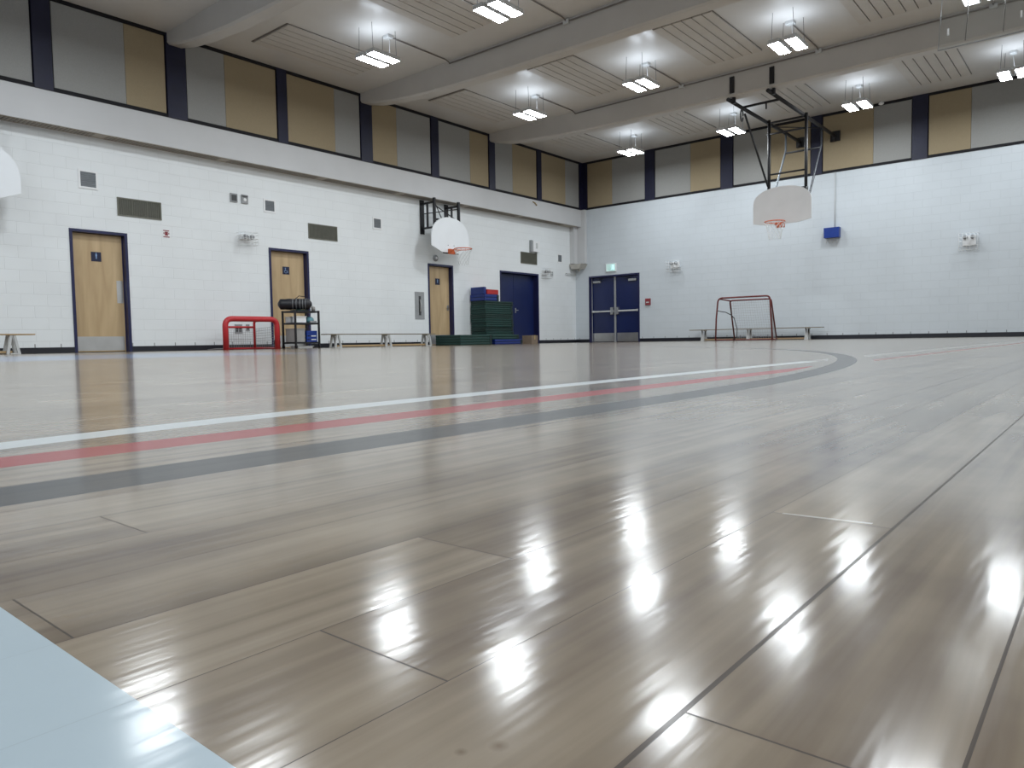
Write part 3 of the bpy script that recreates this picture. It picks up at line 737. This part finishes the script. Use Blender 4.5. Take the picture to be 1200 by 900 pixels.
solo('foam_scrap', MB().tube([(XF+0.012, 17.76, 4.31), (XF+0.03, 17.86, 4.28), (XF+0.012, 17.95, 4.225)], [0.012, 0.016, 0.02], 6), M['tan'], 'tiny tan scrap stuck on the white bulkhead near the corner', 'scrap')

# ------------------------------------------------------------------ things on the far wall
t = thing('exit_sign', (-12.74, YF, 2.30), 'lit green running-man exit sign above the navy double door', 'exit sign')
part('housing', MB().box((-12.93, YF-0.05, 2.285), (-12.55, YF, 2.545), 0.006), M['white'], t)
part('face', MB().box((-12.905, YF-0.053, 2.30), (-12.575, YF-0.049, 2.53)), M['exitg'], t)
yy = YF-0.055
rm = MB().box((-12.73, yy-0.001, 2.33), (-12.60, yy+0.003, 2.50))
part('doorway_symbol', rm, M['exitw'], t)
mm_ = MB().ball((-12.70, yy-0.002, 2.475), 0.019, 1, 0.2, 1, 8, 6)
mm_.tube([(-12.70, yy-0.002, 2.455), (-12.715, yy-0.002, 2.40), (-12.75, yy-0.002, 2.36), (-12.79, yy-0.002, 2.365)], 0.011, 5)
mm_.tube([(-12.715, yy-0.002, 2.40), (-12.685, yy-0.002, 2.37), (-12.68, yy-0.002, 2.33)], 0.010, 5)
mm_.tube([(-12.76, yy-0.002, 2.43), (-12.71, yy-0.002, 2.445), (-12.66, yy-0.002, 2.42)], 0.008, 5)
part('running_figure', mm_, M['exitg'], t)
t = thing('fire_alarm_pull', (-11.4, YF, 1.14), 'small dark red pull station right of the exit door', 'alarm')
part('case', MB().box((-11.49, YF-0.05, 1.145), (-11.315, YF, 1.35), 0.006), M['maroon'], t)
part('lever', MB().box((-11.45, YF-0.062, 1.21), (-11.355, YF-0.05, 1.25), 0.003), M['lgrey'], t)
t = thing('blue_wall_box', (-5.89, YF, 2.65), 'blue padded box on the far wall right of the hanging hoop', 'wall box')
part('case', MB().prism([(-6.08, 2.665), (-5.705, 2.665), (-5.70, 2.93), (-6.085, 2.93)], 'y', YF-0.16, YF), M['pblue'], t)
part('conduit', MB().tube([(-5.845, YF-0.02, 2.93), (-5.845, YF-0.02, ZP+0.0)], 0.010, 6), M['lgrey'], t)
lg = MB()
for x in (-6.03, -5.95, -5.86, -5.77): lg.tube([(x, YF-0.10, 2.67), (x+0.015, YF-0.11, 2.60), (x-0.012, YF-0.09, 2.53)], 0.007, 5)
part('hanging_hooks', lg, M['lgrey'], t)
t = thing('motion_sensor', (-4.74, YF-0.1, ZC-0.08), 'small white sensor at the top of the far wall beside the third bay', 'sensor')
t['label'] = 'small white sensor under the ceiling at the top of the far wall'
part('body', MB().ball((-4.74, YF-0.10, ZC-0.045), 0.055, 1.2, 0.8, 0.8), M['white'], t)
part('mount', MB().tube([(-4.74, YF-0.10, ZC-0.01), (-4.74, YF-0.10, ZC)], 0.03, 8), M['white'], t)

# ------------------------------------------------------------------ basketball hoops
def fan_outline(hw, zb, zsb, zst, zt, chamf):
    pts = [(-chamf, zb), (chamf, zb), (hw, zsb), (hw, zst)]
    N = 18
    for k in range(1, N):
        th = PI*k/N; c = math.cos(th); s = math.sin(th)
        pts.append((hw*math.copysign(abs(c)**0.92, c), zst+(zt-zst)*(s**0.95)))
    pts.append((-hw, zst)); pts.append((-hw, zsb))
    return pts
def rim_and_net(t, C, dirv, matr, L=0.40, back=0.22):
    """C rim centre, dirv unit vector from the board outwards"""
    C = Vector(C); R = 0.229; d = Vector(dirv); sd = Vector((0, 0, 1)).cross(d)
    rg = MB().tube([C+Vector((R*math.cos(2*PI*k/28), R*math.sin(2*PI*k/28), 0)) for k in range(28)], 0.012, 8, closed=True)
    b0 = C-d*(R+back-0.06)
    for s in (-1, 1): rg.tube([b0+sd*0.07*s-Vector((0, 0, 0.06)), C-d*R*0.86+sd*0.115*s], 0.010, 6); rg.tube([b0+sd*0.07*s, C-d*R*0.86+sd*0.115*s], 0.009, 6)
    p = b0; a = sd*0.10; mn = p-a-Vector((0, 0, 0.10)); mx = p+a+Vector((0, 0, 0.03))
    lo = Vector((min(mn.x, mx.x), min(mn.y, mx.y), mn.z))-Vector((abs(d.x), abs(d.y), 0))*0.055
    hi = Vector((max(mn.x, mx.x), max(mn.y, mx.y), mx.z))+Vector((abs(d.x), abs(d.y), 0))*0.012
    rg.box(lo, hi)
    for k in range(12):                               # net loops under the ring
        th = 2*PI*k/12; rg.tube([C+Vector((R*math.cos(th+q)*1.0, R*math.sin(th+q)*1.0, -0.012-0.010*abs(math.sin(i*PI/2)))) for i, q in enumerate((-0.05, 0, 0.05))], 0.0035, 4)
    r = part('rim', rg, matr, t)
    nt = MB(); n = 12; lev = 6
    def pt(k, l):
        f = l/lev; rr = R*(1-0.0*f)*(1-f)+0.135*f; rr = 0.135+(R-0.135)*(1-f)**1.5
        th = 2*PI*(k+0.5*(l % 2))/n
        return C+Vector((rr*math.cos(th), rr*math.sin(th), -0.015-L*f))
    for k in range(n):
        for sgn in (0, 1):
            pts = []; kk = k
            for l in range(lev+1):
                pts.append(pt(kk, l))
                if sgn == 0: kk = kk if l % 2 == 0 else kk+1
                else: kk = kk-1 if l % 2 == 0 else kk
            nt.tube(pts, 0.0042, 4, cap=False)
    part('net', nt, M['cord'], r)

def wall_hoop():
    yc = 13.93; t = thing('wall_mounted_hoop', (XL, yc, 2.43), 'white fan backboard with orange rim on a black bracket above the third door', 'basketball hoop', 'hoops fixed to the left wall')
    for yy in (13.43, 14.33):
        part('wall_plate', MB().box((XL, yy-0.07, 2.92), (XL+0.03, yy+0.07, 3.80), 0.003), M['black'], t)
    fx = -13.68
    for yy in (13.43, 14.33):
        m = MB().box((fx-0.03, yy-0.03, 2.98), (fx+0.03, yy+0.03, 3.81)).box((XL+0.2, yy-0.02, 3.06), (XL+0.24, yy+0.02, 3.72))
        m.box((XL+0.02, yy-0.022, 3.68), (fx, yy+0.022, 3.725)).box((XL+0.02, yy-0.022, 3.04), (fx, yy+0.022, 3.085))
        part('side_frame', m, M['black'], t)
    cb = MB().box((fx-0.02, 13.43, 3.24), (fx+0.02, 14.33, 3.29)).box((fx-0.02, 13.43, 3.0), (fx+0.02, 14.33, 3.045))
    cb.tube([(fx, 13.45, 3.70), (XL+0.05, 14.30, 3.10)], 0.013, 6).tube([(XL+0.05, 13.47, 3.45), (fx, 14.31, 3.62)], 0.013, 6).tube([(fx, 13.45, 3.62), (fx, 14.31, 3.30)], 0.013, 6)
    cb.box((fx, 13.75, 2.55), (fx+0.045, 13.80, 3.26)).box((fx, 14.06, 2.55), (fx+0.045, 14.11, 3.26))
    part('cross_brace', cb, M['black'], t)
    bx = -13.625
    out = [(yc+a, z) for a, z in fan_outline(0.70, 2.43, 2.57, 2.80, 3.35, 0.34)]
    bd = part('backboard', MB().prism(out, 'x', bx, bx+0.03), M['board'], t)
    for a in (-0.11, 0.11):
        for z in (2.50, 2.62): part('bolt', MB().tube([(bx+0.03, yc+a, z), (bx+0.036, yc+a, z)], 0.012, 6), M['dgrey'], bd)
    part('underboard_bracket', MB().box((bx+0.0, yc-0.28, 2.40), (bx+0.02, yc+0.30, 2.44)), M['black'], t)
    rim_and_net(t, (bx+0.03+0.22+0.229, yc-0.02, 2.49), (1, 0, 0), M['orange'], back=0.22)
    return t
h1 = wall_hoop()
h2 = copy_tree(h1); h2.location = (XL, 13.93-10.50, 2.43)
h2['label'] = 'white fan backboard on a black bracket, cut off by the left edge of the picture'

# ceiling-hung hoop
XA, XB, ZPp = -6.74, -5.86, 5.30
t = thing('ceiling_hung_hoop', (-6.3, 17.9, 2.8), 'pale fan backboard hung on a black pipe frame from the ceiling at the far wall', 'basketball hoop')
for X in (XA, XB):
    part('support_pipe', MB().tube([(X, 15.68, ZPp), (X, YF-0.0, ZPp+0.01)], 0.042, 10), M['black'], t)
    part('hanger', MB().box((X+0.02, 15.86, ZPp-0.05), (X+0.08, 15.92, 5.60)).box((X+0.0, 15.76, 5.45), (X+0.10, 15.785, 5.80)).box((X-0.06, 15.85, ZPp+0.0), (X+0.06, 15.93, ZPp+0.06)), M['black'], t)
    part('wall_bracket', MB().box((X-0.11, YF-0.06, ZPp-0.13), (X+0.13, YF-0.005, ZPp+0.13), 0.005).tube([(X, YF-0.14, ZPp-0.14), (X, YF-0.14, ZPp+0.02)], 0.03, 8), M['black'], t)
    part('mast', MB().tube([(X+0.06, 17.98, ZPp+0.04), (X+0.06, 17.98, 3.10)], 0.036, 10).tube([(X+0.06, 17.98, 3.62), (X+0.06, 17.98, 3.48)], 0.055, 8), M['black'], t)
    part('back_brace', MB().tube([(X, 19.3, ZPp), (X+0.02, 19.25, 4.85), (X+0.05, 18.25, 3.45), (X+0.05, 18.02, 3.2)], 0.026, 8), M['pole'] if X == XB else M['silver'], t)
for mb in (MB().tube([(XA, 16.5, ZPp+0.02), (XB, 16.5, ZPp+0.02)], 0.028, 8).tube([(-6.2, 16.5, ZPp), (-6.2, 16.5, 5.17)], 0.018, 6),
           MB().tube([(XA, 17.98, ZPp-0.03), (XB+0.06, 17.98, ZPp-0.03)], 0.026, 8), MB().tube([(XA, 17.98, 5.00), (XB+0.06, 17.98, 5.00)], 0.024, 8),
           MB().tube([(XA+0.05, 17.98, 4.03), (XB+0.06, 17.98, 4.03)], 0.022, 8), MB().tube([(XA+0.02, 19.2, 4.78), (XB+0.02, 19.2, 4.78)], 0.024, 8),
           MB().tube([(XA, 18.3, 5.26), (XB, 19.2, 5.26)], 0.012, 6)):
    part('crossbar', mb, M['black'], t)
part('front_brace', MB().tube([(XA, 16.62, 5.2), (XA+0.05, 17.93, 3.75)], 0.024, 8), M['black'], t)
part('cable_reel', MB().tube([(XA+0.01, 16.42+0.07*math.cos(k*0.6), 5.12+0.13*math.sin(k*0.6)) for k in range(11)], 0.018, 7), M['dgrey'], t)
out = [(-6.335+a, z) for a, z in fan_outline(0.695, 2.80, 2.86, 3.33, 3.70, 0.36)]
bd = part('backboard', MB().prism(out, 'y', 17.87, 17.90), M['board2'], t)
part('board_frame', MB().box((-6.8, 17.90, 3.28), (-5.75, 17.945, 3.33)).box((-6.8, 17.90, 2.98), (-5.75, 17.945, 3.03)).tube([(-6.1, 17.93, 3.62), (-5.79, 17.93, 3.62)], 0.012, 5), M['black'], t)
rim_and_net(t, (-6.33, 17.42, 2.80), (0, -1, 0), M['orange'], back=0.22)

# clear backboard high at the right, cut by the frame
t = thing('clear_backboard_hoop', (-1.66, 13.0, 4.36), 'clear acrylic backboard folded up under the ceiling at the top right', 'basketball hoop')
bx0, bx1 = -2.24, -1.08
def cb_pt(x, f): return (x, 13.0+0.30*f, 4.40+0.95*f)
v0 = [cb_pt(bx0, 0), cb_pt(bx1, 0), cb_pt(bx1, 1), cb_pt(bx0, 1)]
nrm = Vector((0, -0.95, 0.30)).normalized()*0.012
part('acrylic_sheet', MB().add([Vector(p) for p in v0]+[Vector(p)+nrm for p in v0], [(0, 1, 2, 3), (7, 6, 5, 4), (0, 4, 5, 1), (1, 5, 6, 2), (2, 6, 7, 3), (3, 7, 4, 0)]), M['clear'], t)
part('edge_frame', MB().tube([cb_pt(bx0, 0), cb_pt(bx1, 0), cb_pt(bx1, 1), cb_pt(bx0, 1)], 0.009, 6, closed=True), M['grey'], t)
for x in (-1.9, -1.42):
    part('rear_pipe', MB().tube([(x, 13.12, 4.50), (x, 13.30, 4.95), (x, 13.36, ZC)], 0.008, 6), M['conduit'], t)
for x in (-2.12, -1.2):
    part('bolt_glint', MB().box((x-0.012, 13.06, 4.62), (x+0.012, 13.09, 4.72)), M['white'], t)  # corner bolts, their bright reflection put into the white colour
# ------------------------------------------------------------------ goals
def arc_corner(p0, pc, p1, r, n=6):
    p0, pc, p1 = Vector(p0), Vector(pc), Vector(p1)
    a = pc+(p0-pc).normalized()*r; b = pc+(p1-pc).normalized()*r
    return [a*(1-s)**2+pc*2*s*(1-s)+b*s*s for s in [k/n for k in range(n+1)]]
def frame_path(a, b, h, r):
    a, b = Vector(a), Vector(b); at = a+Vector((0, 0, h)); bt_ = b+Vector((0, 0, h))
    return [a]+arc_corner(a, at, bt_, r)+arc_corner(at, bt_, b, r)+[b]
def net_quad(mb, A, B, C, D, nu, nv, r):
    A, B, C, D = map(Vector, (A, B, C, D))
    def P(u, v): return (A*(1-u)+B*u)*(1-v)+(D*(1-u)+C*u)*v
    for i in range(nu+1): mb.tube([P(i/nu, k/4) for k in range(5)], r, 3, cap=False)
    for j in range(nv+1): mb.tube([P(k/4, j/nv) for k in range(5)], r, 3, cap=False)
# left goal: thick red tube front, thinner rear frame
X0 = -13.2
t = thing('hockey_goal', (X0, 7.86, 0), 'small bright red hockey goal with thick front tube, beside the black cart', 'goal')
part('front_frame', MB().tube(frame_path((X0, 7.30, 0), (X0, 8.42, 0), 0.60, 0.15), 0.054, 12), M['red'], t)
rb = MB().tube([(-13.85, 8.30, 0.02)]+arc_corner((-13.85, 8.30, 0.02), (-13.85, 8.30, 0.585), (X0, 8.34, 0.60), 0.07)+[(X0, 8.34, 0.60)], 0.026, 8)
rb.tube([(-13.85, 7.68, 0.02)]+arc_corner((-13.85, 7.68, 0.02), (-13.85, 7.68, 0.44), (X0, 7.34, 0.5), 0.05)+[(X0, 7.32, 0.5)], 0.022, 8)
rb.tube([(-13.85, 7.68, 0.455), (-13.85, 8.30, 0.455)], 0.022, 8).tube([(X0, 7.32, 0.02), (-13.85, 7.68, 0.02), (-13.85, 8.30, 0.02), (X0, 8.40, 0.02)], 0.02, 8)
part('rear_frame', rb, M['red'], t)
nn = MB(); net_quad(nn, (-13.85, 7.68, 0.02), (-13.85, 8.30, 0.02), (-13.85, 8.30, 0.40), (-13.85, 7.68, 0.40), 12, 8, 0.003)
net_quad(nn, (-13.24, 7.36, 0.02), (-13.85, 7.68, 0.02), (-13.85, 7.68, 0.42), (-13.24, 7.36, 0.45), 10, 8, 0.003)
net_quad(nn, (-13.24, 8.36, 0.02), (-13.85, 8.30, 0.02), (-13.85, 8.30, 0.42), (-13.24, 8.36, 0.45), 10, 8, 0.003)
net_quad(nn, (-13.85, 7.45, 0.03), (-14.1, 7.40, 0.01), (-14.1, 8.1, 0.01), (-13.85, 8.2, 0.03), 5, 12, 0.003)
part('net', nn, M['gcord'], t)
# far goal
Y0 = 18.5
t = thing('hockey_goal', (-7.5, Y0, 0), 'large dull red thin-tubed goal with grey net in front of the far bench', 'goal')
part('front_frame', MB().tube([(-8.29, Y0, 0.02), (-8.27, Y0, 0.6)]+arc_corner((-8.27, Y0, 0.6), (-8.22, Y0, 1.13), (-6.80, Y0, 1.13), 0.12)+arc_corner((-8.2, Y0, 1.13), (-6.84, Y0, 1.13), (-6.80, Y0, 0.5), 0.10)+[(-6.77, Y0, 0.02)], 0.022, 8), M['dred'], t)
YB2 = 19.35
part('rear_frame', MB().tube([(-8.12, YB2, 0.02)]+arc_corner((-8.12, YB2, 0.02), (-7.98, Y0+0.2, 1.06), (-6.92, Y0+0.2, 1.06), 0.08)+arc_corner((-7.98, Y0+0.2, 1.06), (-6.88, Y0+0.2, 1.06), (-6.97, YB2, 0.02), 0.08)+[(-6.97, YB2, 0.02)], 0.02, 8)
     .tube([(-8.29, Y0, 0.02), (-8.12, YB2, 0.02), (-6.97, YB2, 0.02), (-6.77, Y0, 0.02)], 0.018, 8)
     .tube([(-8.2, Y0, 1.11), (-7.95, Y0+0.2, 1.05)], 0.018, 8).tube([(-6.86, Y0, 1.11), (-6.92, Y0+0.2, 1.05)], 0.018, 8), M['dred'], t)
nn = MB(); net_quad(nn, (-8.12, YB2, 0.02), (-6.97, YB2, 0.02), (-6.92, Y0+0.2, 1.05), (-7.95, Y0+0.2, 1.05), 17, 16, 0.0032)
net_quad(nn, (-6.77, Y0, 0.02), (-6.97, YB2, 0.02), (-6.92, Y0+0.2, 1.05), (-6.86, Y0+0.02, 1.08), 8, 14, 0.0032)
part('net', nn, M['gcord'], t)
ln = MB().tube([(-8.27, Y0, 0.80), (-8.1, Y0+0.2, 0.76), (-7.98, Y0+0.3, 0.68), (-7.93, Y0+0.35, 0.60)], 0.012, 5).tube([(-7.98, Y0+0.3, 0.68), (-8.02, Y0+0.3, 0.9)], 0.007, 4)
ln.tube([(-7.93, Y0+0.35, 0.62), (-7.90, Y0+0.5, 0.3), (-7.95, Y0+0.6, 0.1), (-8.10, Y0+0.7, 0.03)], 0.010, 5)
part('torn_netting', ln, M['dgrey'], t, 'loose dark strand of torn net')

# ------------------------------------------------------------------ benches
def bench(axis, a, b, c, sup, label, mtop, h=0.315, foot=M['lgrey']):
    """long gym bench; axis 0 along x at y=c, axis 1 along y at x=c; sup = support positions"""
    def P(u, v, z): return (u, c+v, z) if axis == 0 else (c+v, u, z)
    t = thing('gym_bench', P((a+b)/2, 0, 0), label, 'bench', 'low gym benches along the walls')
    part('seat_plank', MB().box(P(a, -0.12, h-0.022), P(b, 0.12, h), 0.004), mtop, t)
    part('lower_beam', MB().box(P(sup[0], -0.04, 0.015), P(sup[-1], 0.04, 0.055), 0.003), M['bench_x'] if axis == 0 else M['bench'], t)
    for s in sup:
        m = MB(); ax = 'y' if axis == 0 else 'x'
        for q in (-1, 1):
            v0, v1 = c+q*0.15, c+q*0.045
            # splayed plate legs
            if axis == 0: m.prism([(s-0.05, 0), (s-0.01, 0), (s+0.025, h-0.022), (s-0.015, h-0.022)], 'y', c+q*0.10-0.02, c+q*0.10+0.02); m.prism([(s+0.01, 0), (s+0.05, 0), (s+0.01, h-0.022), (s-0.02, h-0.022)], 'y', c+q*0.10-0.02, c+q*0.10+0.02)
            else: m.prism([(s-0.10, 0), (s-0.06, 0), (s-0.005, h-0.022), (s-0.04, h-0.022)], 'x', c+q*0.09-0.02, c+q*0.09+0.02); m.prism([(s+0.06, 0), (s+0.10, 0), (s+0.04, h-0.022), (s+0.005, h-0.022)], 'x', c+q*0.09-0.02, c+q*0.09+0.02)
        m.box(P(s-0.05, -0.13, 0.0), P(s+0.05, 0.13, 0.018)).box(P(s-0.04, -0.10, h-0.05), P(s+0.04, 0.10, h-0.022))
        part('support', m, foot, t)
    return t
bench(0, -9.79, -6.03, 20.13, [-9.38, -8.02, -6.42], 'long low bench behind the far goal along the far wall', M['bench_top'], 0.33)
bench(1, 9.86, 13.20, -13.62, [10.17, 11.65, 12.98], 'long low bench along the left wall, between the cart and the mats', M['bench_top'], 0.31)
bench(1, 0.9, 4.19, -13.62, [1.3, 2.6, 3.88], 'low bench cut off by the left edge, before the leftmost door', M['bench'], 0.325)

# ------------------------------------------------------------------ black cart with its load
cx0, cx1, cy0, cy1, cz = -13.45, -13.0, 8.72, 9.29, 0.785
t = thing('utility_cart', ((cx0+cx1)/2, (cy0+cy1)/2, 0), 'black wire-frame cart with three shelves in front of the second door', 'cart')
for x in (cx0, cx1):
    for y in (cy0, cy1):
        part('post', MB().box((x-0.017, y-0.017, 0.06), (x+0.017, y+0.017, cz)), M['black'], t)
for z in (cz-0.005, 0.535, 0.135):
    m = MB().box((cx0, cy0-0.01, z-0.035), (cx0+0.02, cy1+0.01, z)).box((cx1-0.02, cy0-0.01, z-0.035), (cx1, cy1+0.01, z)).box((cx0, cy0-0.01, z-0.035), (cx1, cy0+0.01, z)).box((cx0, cy1-0.01, z-0.035), (cx1, cy1+0.01, z))
    m.box((cx0+0.01, cy0, z-0.03), (cx1-0.01, cy1, z-0.02))
    part('shelf', m, M['black'], t)
for x in (cx0, cx1):
    for y in (cy0, cy1):
        part('caster', MB().tube([(x, y-0.015, 0.035), (x, y+0.015, 0.035)], 0.035, 12).box((x-0.012, y-0.012, 0.04), (x+0.012, y+0.012, 0.07)), M['black'], t)
# bag on top
t = thing('duffel_bag', (-13.22, 8.82, cz), 'black duffel bag lying across the top of the cart', 'bag')
L0, L1 = Vector((-13.42, 8.60, cz+0.135)), Vector((-12.98, 9.12, cz+0.135))
pts = []; rs = []
for k in range(15):
    f = k/14; pts.append(L0.lerp(L1, f)); e = min(f, 1-f); rs.append(0.035+0.078*min(1, (e/0.09))**0.5+0.005*math.sin(k*1.7))
bg = part('bag_body', MB().tube(pts, rs, 16), M['bag'], t)
st = MB()
for f in (0.45, 0.55, 0.66, 0.74, 0.82):
    p = L0.lerp(L1, f); dv = (L1-L0).normalized(); st.tube([p-dv*0.008, p+dv*0.008], 0.1185, 18)
part('strap', st, M['stripe'], bg)
part('carry_handle', MB().tube([L0.lerp(L1, 0.5)+Vector((0, 0, 0.10)), L0.lerp(L1, 0.62)+Vector((0, 0, 0.17)), L0.lerp(L1, 0.8)+Vector((0, 0, 0.155)), L0.lerp(L1, 0.86)+Vector((0, 0, 0.09))], 0.008, 6), M['black'], bg)
solo('folded_cloth', MB().box((-13.30, 8.80, cz-0.004), (-13.03, 9.05, cz+0.016), 0.01), M['green'], 'dark green folded cloth under the duffel bag', 'cloth')
t = thing('plastic_jar', (-13.08, 9.22, cz), 'small pale jar on the top right corner of the cart', 'jar')
part('jar_body', MB().tube([(-13.08, 9.22, cz-0.004), (-13.08, 9.22, cz+0.075), (-13.08, 9.22, cz+0.085)], [0.04, 0.042, 0.03], 14), M['tub'], t)
part('lid', MB().tube([(-13.08, 9.22, cz+0.085), (-13.08, 9.22, cz+0.105)], 0.033, 14), M['white'], t)
def open_bin(name, x0, x1, y0, y1, z, h, m, label, cat, grp=None):
    t = thing(name, ((x0+x1)/2, (y0+y1)/2, z), label, cat, grp)
    w_ = 0.006; k = 0.015
    b = MB().box((x0+k, y0+k, z), (x1-k, y1-k, z+w_))
    for (p, q) in (((x0+k, y0+k), (x0+k+w_, y1-k)), ((x1-k-w_, y0+k), (x1-k, y1-k)), ((x0+k, y0+k), (x1-k, y0+k+w_)), ((x0+k, y1-k-w_), (x1-k, y1-k))): b.box((p[0], p[1], z), (q[0], q[1], z+h))
    part('bin_body', b, m, t)
    r = MB().box((x0, y0, z+h-0.015), (x1, y0+k+w_, z+h)).box((x0, y1-k-w_, z+h-0.015), (x1, y1, z+h)).box((x0, y0, z+h-0.015), (x0+k+w_, y1, z+h)).box((x1-k-w_, y0, z+h-0.015), (x1, y1, z+h))
    part('rim', r, m, t)
    return t
zs1 = 0.516; zs0 = 0.116
open_bin('storage_bin', -13.42, -13.19, 8.74, 9.02, zs1, 0.145, M['lgrey'], 'pale bin at the back left of the middle cart shelf', 'bin')
open_bin('storage_bin', -13.17, -13.025, 8.75, 9.03, zs1, 0.15, M['white'], 'white bin at the front left of the middle cart shelf', 'bin')
t = thing('helmet', (-13.12, 9.16, zs1), 'teal and grey helmet at the right of the middle cart shelf', 'helmet')
part('shell', MB().ball((-13.12, 9.15, zs1+0.075), 0.085, 0.95, 1.1, 0.88), M['teal'], t)
part('visor', MB().box((-13.06, 9.10, zs1+0.005), (-13.025, 9.26, zs1+0.06), 0.006), M['grey'], t)
open_bin('storage_bin', -13.42, -13.03, 8.74, 8.99, zs0, 0.30, M['tub'], 'tall grey tub on the bottom cart shelf', 'bin')
cr_ = thing('blue_crate', (-13.14, 9.14, zs0), 'blue crate on the right of the bottom cart shelf', 'crate')
x0, x1, y0, y1, z, h = -13.30, -13.03, 9.01, 9.26, zs0, 0.245
m = MB().box((x0, y0, z), (x1, y1, z+0.008))
for zz in (z+0.03, z+0.105, z+0.18, z+h-0.02):
    m.box((x0, y0, zz-0.026), (x0+0.008, y1, zz+0.026)).box((x1-0.008, y0, zz-0.026), (x1, y1, zz+0.026)).box((x0, y0, zz-0.026), (x1, y0+0.008, zz+0.026)).box((x0, y1-0.008, zz-0.026), (x1, y1, zz+0.026))
part('crate_wall', m, M['pblue'], cr_)
for x in (x0, x1-0.014):
    for y in (y0, y1-0.014): part('corner_post', MB().box((x-0.001, y-0.001, z), (x+0.015, y+0.015, z+h)), M['pblue'], cr_)
solo('shoe_bag', MB().ball((-13.56, 8.64, 0.13), 0.075, 0.8, 1.0, 1.15).tube([(-13.56, 8.64, 0.20), (-13.55, 8.65, 0.27), (-13.53, 8.66, 0.30)], 0.008, 5).box((-13.61, 8.59, 0), (-13.51, 8.69, 0.07), 0.01), M['mblack'], 'small black drawstring bag standing left of the cart', 'bag')
t = solo('white_tray', MB().box((-13.36, 8.83, 0.0), (-13.09, 9.19, 0.045), 0.01).box((-13.38, 8.81, 0.040), (-13.07, 9.21, 0.052), 0.004), M['white'], 'flat white tray on the floor under the cart', 'tray')

# ------------------------------------------------------------------ gym mats
def fold_mat(x0, x1, y0, y1, z0, z1, m, label, nfold=2, name='folding_mat', grp=None):
    t = thing(name, ((x0+x1)/2, (y0+y1)/2, z0), label, 'gym mat', grp)
    h = (z1-z0)/nfold
    b = MB()
    for i in range(nfold): b.box((x0, y0, z0+i*h+0.002), (x1, y1, z0+(i+1)*h-0.002), min(0.02, h*0.3))
    part('folded_panels', b, m, t)
    s = MB().box((x0+0.012, y0+0.012, z0+0.001), (x1-0.012, y1-0.012, z1-0.012))
    part('hinge_seam', s, M['seam'], t)
    part('fastening_strip', MB().box((x1-0.001, y1-0.10, z0+0.012), (x1+0.006, y1-0.02, z1-0.012), 0.002), M['seam'], t)
    return t
G = 'green mats in the tall stack'
z = 0.0; nL = 10; hh = 1.22/nL
words = ['bottom', 'second from the bottom', 'third from the bottom', 'fourth from the bottom', 'fifth from the bottom', 'fifth from the top', 'fourth from the top', 'third from the top', 'second from the top', 'topmost green']
rr = random.Random(5)
for i in range(nL):
    dx, dy = rr.uniform(-0.012, 0.012), rr.uniform(-0.015, 0.02)
    mt = M['green'] if i % 3 else M['green2']
    fold_mat(-14.13+abs(dx), -13.55+dx, 15.2+dy, 16.40+dy, z, z+hh, mt, 'dark green folded gym mat, %s in the tall stack' % words[i], 2, grp=G); z += hh
fold_mat(-14.12, -13.56, 15.19, 15.80, z, z+0.185, M['blue'], 'royal blue folded mat directly on the green stack', 2)
z += 0.185
solo('foam_block', MB().box((-14.10, 15.20, z), (-13.60, 15.30, z+0.20), 0.015), M['blue'], 'blue foam block on top of the stack, left of the red one', 'foam block')
solo('foam_block', MB().box((-14.05, 15.32, z), (-13.58, 15.80, z+0.135), 0.015), M['mred'], 'red foam block on top of the stack', 'foam block')
fold_mat(-13.53, -12.64, 13.22, 14.42, 0, 0.262, M['green'], 'low dark green folded mat on the floor beside the bench', 4)
fold_mat(-13.50, -12.66, 14.56, 15.72, 0, 0.135, M['blue'], 'royal blue mat flat on the floor under a green one', 2)
fold_mat(-13.50, -12.70, 14.50, 15.62, 0.135, 0.262, M['green'], 'dark green mat lying on the blue one in front of the tall stack', 2)
t = thing('cardboard_box', (-13.2, 16.75, 0), 'brown cardboard box on the floor before the navy double door', 'box')
part('carton', MB().box((-13.35, 16.55, 0), (-13.0, 16.84, 0.24), 0.004), M['kraft'], t)
part('tape', MB().box((-13.36, 16.67, 0.235), (-12.99, 16.72, 0.243)).box((-13.001, 16.67, 0.12), (-12.996, 16.72, 0.24)), M['tan'], t)

# ------------------------------------------------------------------ camera
yaw, pit, rol, FPX, HC = 0.6937, -0.0583, -0.0162, 855.6, 0.076
f = Vector((-math.sin(yaw)*math.cos(pit), math.cos(yaw)*math.cos(pit), math.sin(pit)))
r0 = Vector((math.cos(yaw), math.sin(yaw), 0)); u0 = r0.cross(f)
r = r0*math.cos(rol)+u0*math.sin(rol); u = r.cross(f)
cam = bpy.data.cameras.new('camera'); co = bpy.data.objects.new('camera', cam); COL.objects.link(co)
mw = Matrix((( r.x, u.x, -f.x, 0), (r.y, u.y, -f.y, 0), (r.z, u.z, -f.z, HC), (0, 0, 0, 1)))
co.matrix_world = mw
cam.sensor_width = 36; cam.lens = FPX/1200*36; cam.clip_start = 0.005; cam.clip_end = 100
scene.camera = co

# ------------------------------------------------------------------ world and colour
wd = bpy.data.worlds.new('world'); scene.world = wd; wd.use_nodes = True
wd.node_tree.nodes['Background'].inputs[0].default_value = (0.5, 0.55, 0.6, 1)
wd.node_tree.nodes['Background'].inputs[1].default_value = 0.0
vs_ = scene.view_settings
vs_.view_transform = 'Standard'; vs_.look = 'None'; vs_.gamma = 1.0; vs_.exposure = 0.0
vs_.use_curve_mapping = False
scene.cycles.use_denoising = True
scene.cycles.denoising_input_passes = 'RGB_ALBEDO_NORMAL'
scene.cycles.max_bounces = 7
scene.cycles.use_adaptive_sampling = False
scene.cycles.sample_clamp_indirect = 6.0
